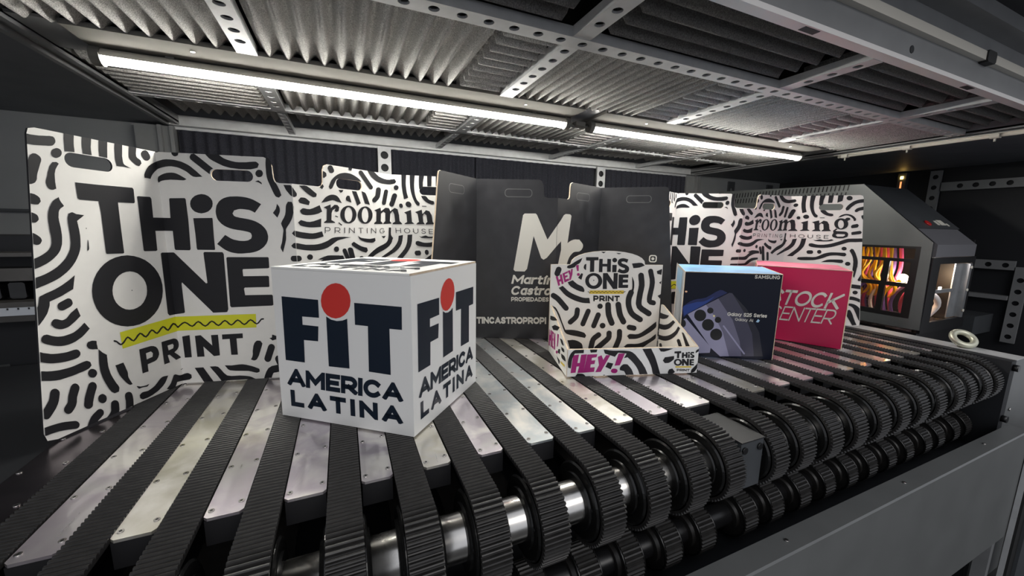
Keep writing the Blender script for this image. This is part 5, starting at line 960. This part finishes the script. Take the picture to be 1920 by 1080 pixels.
# dark blue box
Q = [(2.45, 2.197), (3.055, 1.83), (3.535, 2.31), (2.93, 2.72)]; z1 = -.322
t = thing('phone_box', (3.0, 2.28, z0), 'dark blue carton with a printed phone and sky blue top, right of the display tray', 'box')
mats = [M['samblack'], M['kraft'], M['u'], M['sky']]; mb = MB(); prism4(mb, Q, z0, z1, (0, 0, 0, 2, 3)); edge_lines(mb, Q, z0, z1, 1); ink = Inker(mb, mats)
F = Frame(Q[0], Q[1], z0); F2 = Frame(Q[3], Q[0], z0)
ink.art(F, 'sam', F.w/.708); ink.art(F2, 'samleft', F2.w/.781)
ink.text(F, 'S', 'SAMSUNG', [511, 640, 690, 640, 511, 668], .19, .14); ink.text(F, 'S', 'Galaxy S25 Series', [342, 339, 631, 337, 342, 368], .20, .05, wide=1.1); ink.text(F, 'S', 'Galaxy AI', [403, 303, 535, 299, 402, 326], .14, .07, wide=1.1)
ink.shape(F, 'c', [[(.556, .300), (.57, .324), (.584, .312), (.574, .296)]])
mb.build('body', mats, t)
mats = [M['kraft']]; mb = MB()
for k in (0, 1, 3): mb.tube([(Q[k][0], Q[k][1], z1), (Q[(k+1) % 4][0], Q[(k+1) % 4][1], z1)], .003, 6)
mb.build('flap_edge', mats, t)
# crimson box
Q = [(3.600, 2.400), (3.915, 1.788), (4.495, 2.193), (4.18, 2.805)]; z1 = -.318
t = thing('crimson_box', (4.05, 2.3, z0), 'crimson carton with pale slanted letters and pink top, behind the dark blue box', 'box')
mats = [M['crimson'], M['kraft'], M['pink']]; mb = MB(); prism4(mb, Q, z0, z1, (0, 0, 0, 0, 2)); edge_lines(mb, Q, z0, z1, 1, .0035); ink = Inker(mb, mats)
F = Frame(Q[0], Q[1], z0); k = F.w/.702
ink.text(F, 'S', 'STOCK', [129, 330, 640, 342, 129, 472], .17, .04, .24, 1.1, sx=k); ink.text(F, 'S', 'CENTER', [137, 181, 612, 205, 137, 315], .105, .04, .24, 1.1, sx=k)
mb.build('body', mats, t)
mb = MB()
for k in (0, 1, 3): mb.tube([(Q[k][0], Q[k][1], z1), (Q[(k+1) % 4][0], Q[(k+1) % 4][1], z1)], .003, 6)
mb.build('flap_edge', [M['kraft']], t)
# patterned display tray
dFL, dFR, dBL = Vector((1.352, 2.118)), Vector((2.259, 1.850)), Vector((1.511, 2.668)); dBR = dBL + dFR - dFL
t = thing('display_tray', (1.8, 2.3, z0), 'open wavy-patterned display tray with arched back, between cube box and dark blue box', 'display')
def wall(name, a, b, ol, art=None, th=.012, back='card', extra=None):
    F = Frame(a, b, z0); mats = [M['boxwhite' if name == 'front_wall' else 'card'], M['kraft'], M[back]]; mb = MB(); board(mb, F, ol, (), th); ink = Inker(mb, mats)
    if art: ink.art(F, art)
    if extra: extra(ink, F)
    return mb.build(name, mats, t)
wall('front_wall', dFL, dFR, [(0, 0), (.946, 0), (.946, .19), (0, .19)], 'dispfront', .02, 'kraft', lambda ink, F: ink.text(F, 'K', 'PRINT', [794, 16, 890, 11, 793, 34], .22, .14))
ax = [(.16+.315*(1-math.cos(math.pi*k/14)), .711+.111*math.sin(math.pi*k/14)**.85) for k in range(15)]
wall('back_panel', dBL, dBR, [(0, 0), (.946, 0), (.946, .71)] + ax[::-1] + [(0, .71)], 'dispback', .012, 'kraft', lambda ink, F: ink.text(F, 'K', 'PRINT', [364, 409, 589, 406, 362, 457], .26, .14))
# side walls: left one shows its outside, right one its inside
wall('side_wall', dBL + Vector((-.004, -.014)), dFL + Vector((-.004, .001)), [(0, 0), (.556, 0), (.556, .19), (.03, .38), (0, .38)], 'displeft')
wall('side_wall', dBR + Vector((.0, -.014)), dFR + Vector((.0, .022)), [(0, 0), (.54, 0), (.54, .19), (.03, .38), (0, .38)], 'dispright')
mb = MB(); q = [dFL.lerp(dBL, .05), dFR.lerp(dBR, .05), dBR.lerp(dFR, .03), dBL.lerp(dFL, .03)]; c = sum(q, Vector((0, 0)))/4; q = [p.lerp(c, .03) for p in q]
mb.prism([(p.x, p.y, z0+.001) for p in q], (0, 0, .012)); mb.build('tray_floor', M['kraft'], t)

M['bracket'] = mat('bracket_steel', (.42, .43, .44, 1), .38, .8, noise=(14, .2))
# ================================================================== PRINT MODULE AT THE RIGHT
t = thing('print_module', (6.1, 2.6, -3.25), 'dark grey machine module with sloped hood and lit cable window at right', 'machine')
YR = 4.5
F = Frame((5.6, YR), (5.6, 1.9), -1.0); A = lambda y: YR - y
ol = [(0, -.03), (2.6, -.02), (2.583, .916), (A(2.586), 1.567), (0, 1.62)]
def rect(a0, b0, a1, b1): return [(a0, b0), (a1, b0), (a1, b1), (a0, b1)]
win = [rect(A(2.68), .735, A(2.04), .845), rect(A(2.68), .47, A(2.29), .70), rect(A(2.235), .47, A(2.06), .70), rect(A(2.68), .145, A(2.30), .425), rect(A(2.245), .135, A(2.07), .425)]
mats = [M['modgrey'], M['black'], M['black']]; mb = MB(); board(mb, F, ol, win, .03); ink = Inker(mb, mats)
ink.shape(F, 'black', [rect(A(2.75), .09, A(2.0), .87)] + win)
for r_ in range(2):
    for k in range(34):
        a = .25 + k*.045 + (.02 if r_ else 0); b = 1.42 + r_*.085; ink.shape(F, 'k', [[(a, b), (a+.014, b), (a+.022, b+.065), (a+.008, b+.065)]])
for k in range(26):
    for r_ in range(2):
        a = .1 + k*.04; b = 1.0 + r_*.16; ink.shape(F, 'k', [[(a, b), (a+.014, b), (a+.014, b+.12), (a, b+.12)]])
mb.build('side_panel', mats, t)
mb = MB(); mb.box(5.634, 5.640, 2.02, 2.72, -.9, -.14); mb.build('window_pane', M['pane'], t)
mb = MB(); mb.box(5.64, 6.64, 2.9, YR, -1.0, .55); mb.box(5.64, 6.64, 1.93, YR, -3.25, -1.06); mb.box(6.61, 6.64, 1.93, 2.9, -1.06, -.05); mb.box(5.64, 6.61, 1.95, 2.9, -.11, -.08); mb.build('body', M['black'], t)
mb = MB(); mb.prism([(5.633, 2.60, .566), (5.633, YR, .62), (5.633, YR, .55), (5.633, 2.62, .53), (5.633, 2.09, .05), (5.633, 2.07, .068)], (1.0, 0, 0)); mb.build('slope_cover', M['greyd'], t)
mb = MB(); mb.prism([(5.66, 2.075, .060), (5.66, 1.90, -.105), (5.66, 1.90, -.235), (5.66, 1.93, -.235), (5.66, 1.93, -.12), (5.66, 2.09, .035)], (.93, 0, 0)); mb.build('hood', M['hood'], t)
sl = lambda x, y: Vector((x, y, .068 + (y-2.07)*(.498/.53)))
nn = Vector((0, -.685, .728))
mb = MB(); mb.cyl(sl(5.98, 2.125), nn, .038, .014, 20); mb.build('button', M['redbtn'], t)
parts('sticker', M['label'], t, [lambda mb, q=q: mb.prism([sl(q[0], q[2]), sl(q[1], q[2]), sl(q[1], q[3]), sl(q[0], q[3])], nn*.004) for q in ((6.28, 6.40, 2.11, 2.17), (6.20, 6.25, 2.11, 2.16), (6.42, 6.46, 2.10, 2.13))])
mb = MB(); mb.box(5.62, 5.80, 1.90, 1.93, -1.06, -.24); mb.box(5.80, 6.64, 1.90, 1.93, -.31, -.24); mb.box(6.56, 6.64, 1.90, 1.93, -1.06, -.31); mb.box(5.8, 6.56, 1.9, 1.93, -1.06, -.945); mb.build('front_frame', M['black'], t)
mb = MB(); mb.box(6.30, 6.55, 1.94, 1.95, -.94, -.32); mb.box(6.50, 6.555, 1.89, 1.95, -.94, -.32); mb.box(5.8, 6.5, 1.935, 1.95, -.64, -.60); q = mb.build('angle_bracket', M['bracket'], t)
parts('bolt', M['label'], q, [lambda mb, z=z: mb.cyl((6.525, 1.889, z), (0, -1, 0), .016, .01, 14) for z in (-.36, -.62, -.86)])
mb = MB(); mb.box(5.66, 6.58, 2.80, 2.88, -1.05, -.12); mb.box(5.66, 6.58, 1.98, 2.88, -1.058, -1.0); mb.build('foil_lining', M['foil'], t)
rnd = random.Random(3)
def cable(pts, r, c):
    pts = [Vector(p) for p in pts]; P = []
    for i in range(len(pts)-1):
        p0_ = pts[max(i-1, 0)]; p1, p2 = pts[i], pts[i+1]; p3 = pts[min(i+2, len(pts)-1)]
        for k in range(5):
            s = k/5; P.append(.5*((2*p1) + (p2-p0_)*s + (2*p0_-5*p1+4*p2-p3)*s*s + (3*p1-p0_-3*p2+p3)*s**3))
    P.append(pts[-1]); mb = MB(); mb.tube(P, r, 8); mb.build('cable', M[c], t)
for k in range(13):
    y = 2.28 + .035*k; x = 5.70 + .13*rnd.random(); cable([(x+.05, y+.03, -.14), (x, y+.02*rnd.uniform(-1, 1), -.30), (x-.015, y - .05 + .1*rnd.random(), -.48), (x+.03, y-.10*rnd.random(), -.62), (x+.12, y, -.74)], .014, 'cy')
for k in range(9): 
    y = 2.08 + .07*k; x = 5.76 + .14*rnd.random(); cable([(x, y-.1, -.52), (x-.04, y, -.66), (x, y+.05, -.82), (x+.06, y+.02, -1.0)], .018, ('cw', 'cm', 'cp', 'cy', 'cm')[k % 5])
for k in range(7):
    y = 2.3 + .06*k; cable([(5.95, y, -.13), (5.92, y-.04, -.4), (5.95, y+.03, -.7), (5.99, y, -.98)], .02, ('cm', 'cp', 'cm')[k % 3])
cable([(5.85, 2.05, -.45), (5.88, 2.0, -.62), (5.90, 2.03, -.80), (5.84, 2.08, -.95)], .026, 'cy')
cable([(5.95, 2.08, -.62), (6.08, 2.0, -.68), (6.22, 2.0, -.80), (6.25, 2.08, -.95)], .03, 'cw')
cable([(5.92, 2.1, -.38), (6.02, 2.05, -.43), (6.15, 2.08, -.45)], .016, 'cy')
mb = MB(); mb.box(5.70, 5.72, 2.08, 2.18, -.558, -.542); mb.build('indicator', M['warm'], t)
mb = MB(); mb.box(5.83, 5.90, 1.945, 1.955, -.595, -.575); mb.box(6.02, 6.07, 1.945, 1.955, -.595, -.575); mb.build('indicator', M['white_led'], t)
for nm, loc, e, c in (('module_lamp', (5.85, 2.2, -.50), 1.3, (1, .76, .5)), ('module_front_lamp', (6.0, 2.02, -.35), .7, (1, .92, .9))):
    l = bpy.data.lights.new(nm, 'POINT'); l.energy = e; l.color = c; l.shadow_soft_size = .02; o = bpy.data.objects.new(nm, l); COL.objects.link(o); o.location = W(loc)

# ================================================================== RIGHT WALL AND LEFT CROSSBEAM
def wbar(o, d, wv, L, lab, wid=.12, pitch=.15, r=.032):
    tag(perf_bar('perforated_rail', o, d, wv, (-1, 0, 0), L, wid, pitch, .08, r, M['grey'], .04), lab, 'rail', 'perforated rails on the far right wall')
wbar((8.0, 1.0, .685), (0, 1, 0), (0, 0, 1), 1.77, 'upper horizontal holed rail on the dark wall at far right')
wbar((8.0, 2.845, -1.2), (0, 0, 1), (0, 1, 0), 2.12, 'tall holed upright on the dark wall behind the module hood')
wbar((8.0, 1.94, -.385), (0, 1, 0), (0, 0, 1), .84, 'middle horizontal holed rail right of the module window')
wbar((8.0, 1.87, -1.4), (0, 0, 1), (0, 1, 0), 1.0, 'short holed upright at the right edge of the photo')
mb = MB(); mb.box(7.96, 8.08, 1.94, 2.785, -.84, -.785); tag(mb.build('flat_rail', M['grey'], origin=(8, 2.3, -.84)), 'plain grey flat rail low on the dark right wall', 'rail')
mb = MB(); mb.box(7.5, 8.08, 2.05, 2.5, -1.3, -1.05); tag(mb.build('wall_box', M['greyd'], origin=(7.8, 2.3, -1.3)), 'low dark grey box below the flat rail at right', 'box')
t = thing('status_light', (8.0, 3.15, .7), 'small upright status light glowing amber on the dark right wall', 'light')
mb = MB(); mb.box(8.0, 8.08, 3.17, 3.27, .60, .93); mb.build('case', M['greyd'], t)
mb = MB(); mb.box(7.99, 8.0, 3.215, 3.23, .66, .80); mb.build('strip', M['amber'], t)
mb = MB(); mb.box(7.985, 8.0, 3.205, 3.235, .84, .88); mb.build('lamp', M['warm'], t)
# wall panels right of the rear corner post
b = perf_bar('perforated_upright', (6.66, 5.09, -1.6), (0, 0, 1), (1, 0, 0), (0, -1, 0), 2.5, .16, .15, .1, .04, M['greyd'], .03); tag(b, 'dark upright with round holes right of the rear corner post', 'post', 'uprights on the rear wall')
b = perf_bar('perforated_upright', (7.75, 5.09, -1.6), (0, 0, 1), (1, 0, 0), (0, -1, 0), 2.5, .16, .15, .1, .04, M['greyd'], .03); tag(b, 'dark upright with round holes above the vented module top', 'post', 'uprights on the rear wall')
# left crossbeam with its scale
t = thing('crossbeam', (-2.6, 3.8, -3.25), 'dark machine crossbeam with a white scale, left of the white standee', 'beam')
mb = MB(); mb.box(-4.7, -1.5, 3.8, 4.2, -1.02, -.12, 0); mb.box(-4.7, -4.4, 3.8, 4.2, -3.25, -1.02); mb.box(-2.2, -1.9, 3.8, 4.2, -3.25, -1.02); mb.build('beam', M['void'], t)
mb = MB(); mb.box(-4.7, -1.5, 3.62, 3.8, -.25, -.225); mb.box(-4.7, -1.5, 3.66, 3.8, -.415, -.33); mb.build('guide_rail', M['rail'], t)
mb = MB(); mb.box(-4.7, -1.5, 3.60, 3.8, -.585, -.55); mb.box(-4.7, -1.5, 3.62, 3.8, -.685, -.64); mb.build('ledge', M['rail'], t)
mats = [M['ruler'], M['K']]; mb = MB(); mb.box(-4.7, -1.5, 3.60, 3.63, -.64, -.586)
for k in range(60): x = -4.6 + k*.05; mb.box(x, x+.008, 3.597, 3.60, -.60 if k % 5 else -.615, -.588, 1)
mb.build('scale', mats, t)
mb = MB()
for k in range(26): mb.box(-4.6+k*.12, -4.52+k*.12, 3.70, 3.8, -.54, -.43, 0, .01)
mb.build('cable_chain', M['black'], t)
parts('bolt', M['screw'], t, [lambda mb, x=x, z=z: mb.cyl((x, 3.80, z), (0, -1, 0), .026, .02, 14) for x, z in ((-3.2, -.74), (-2.62, -.74), (-1.98, -.74), (-3.0, -.29), (-2.42, -.29), (-1.85, -.29))])
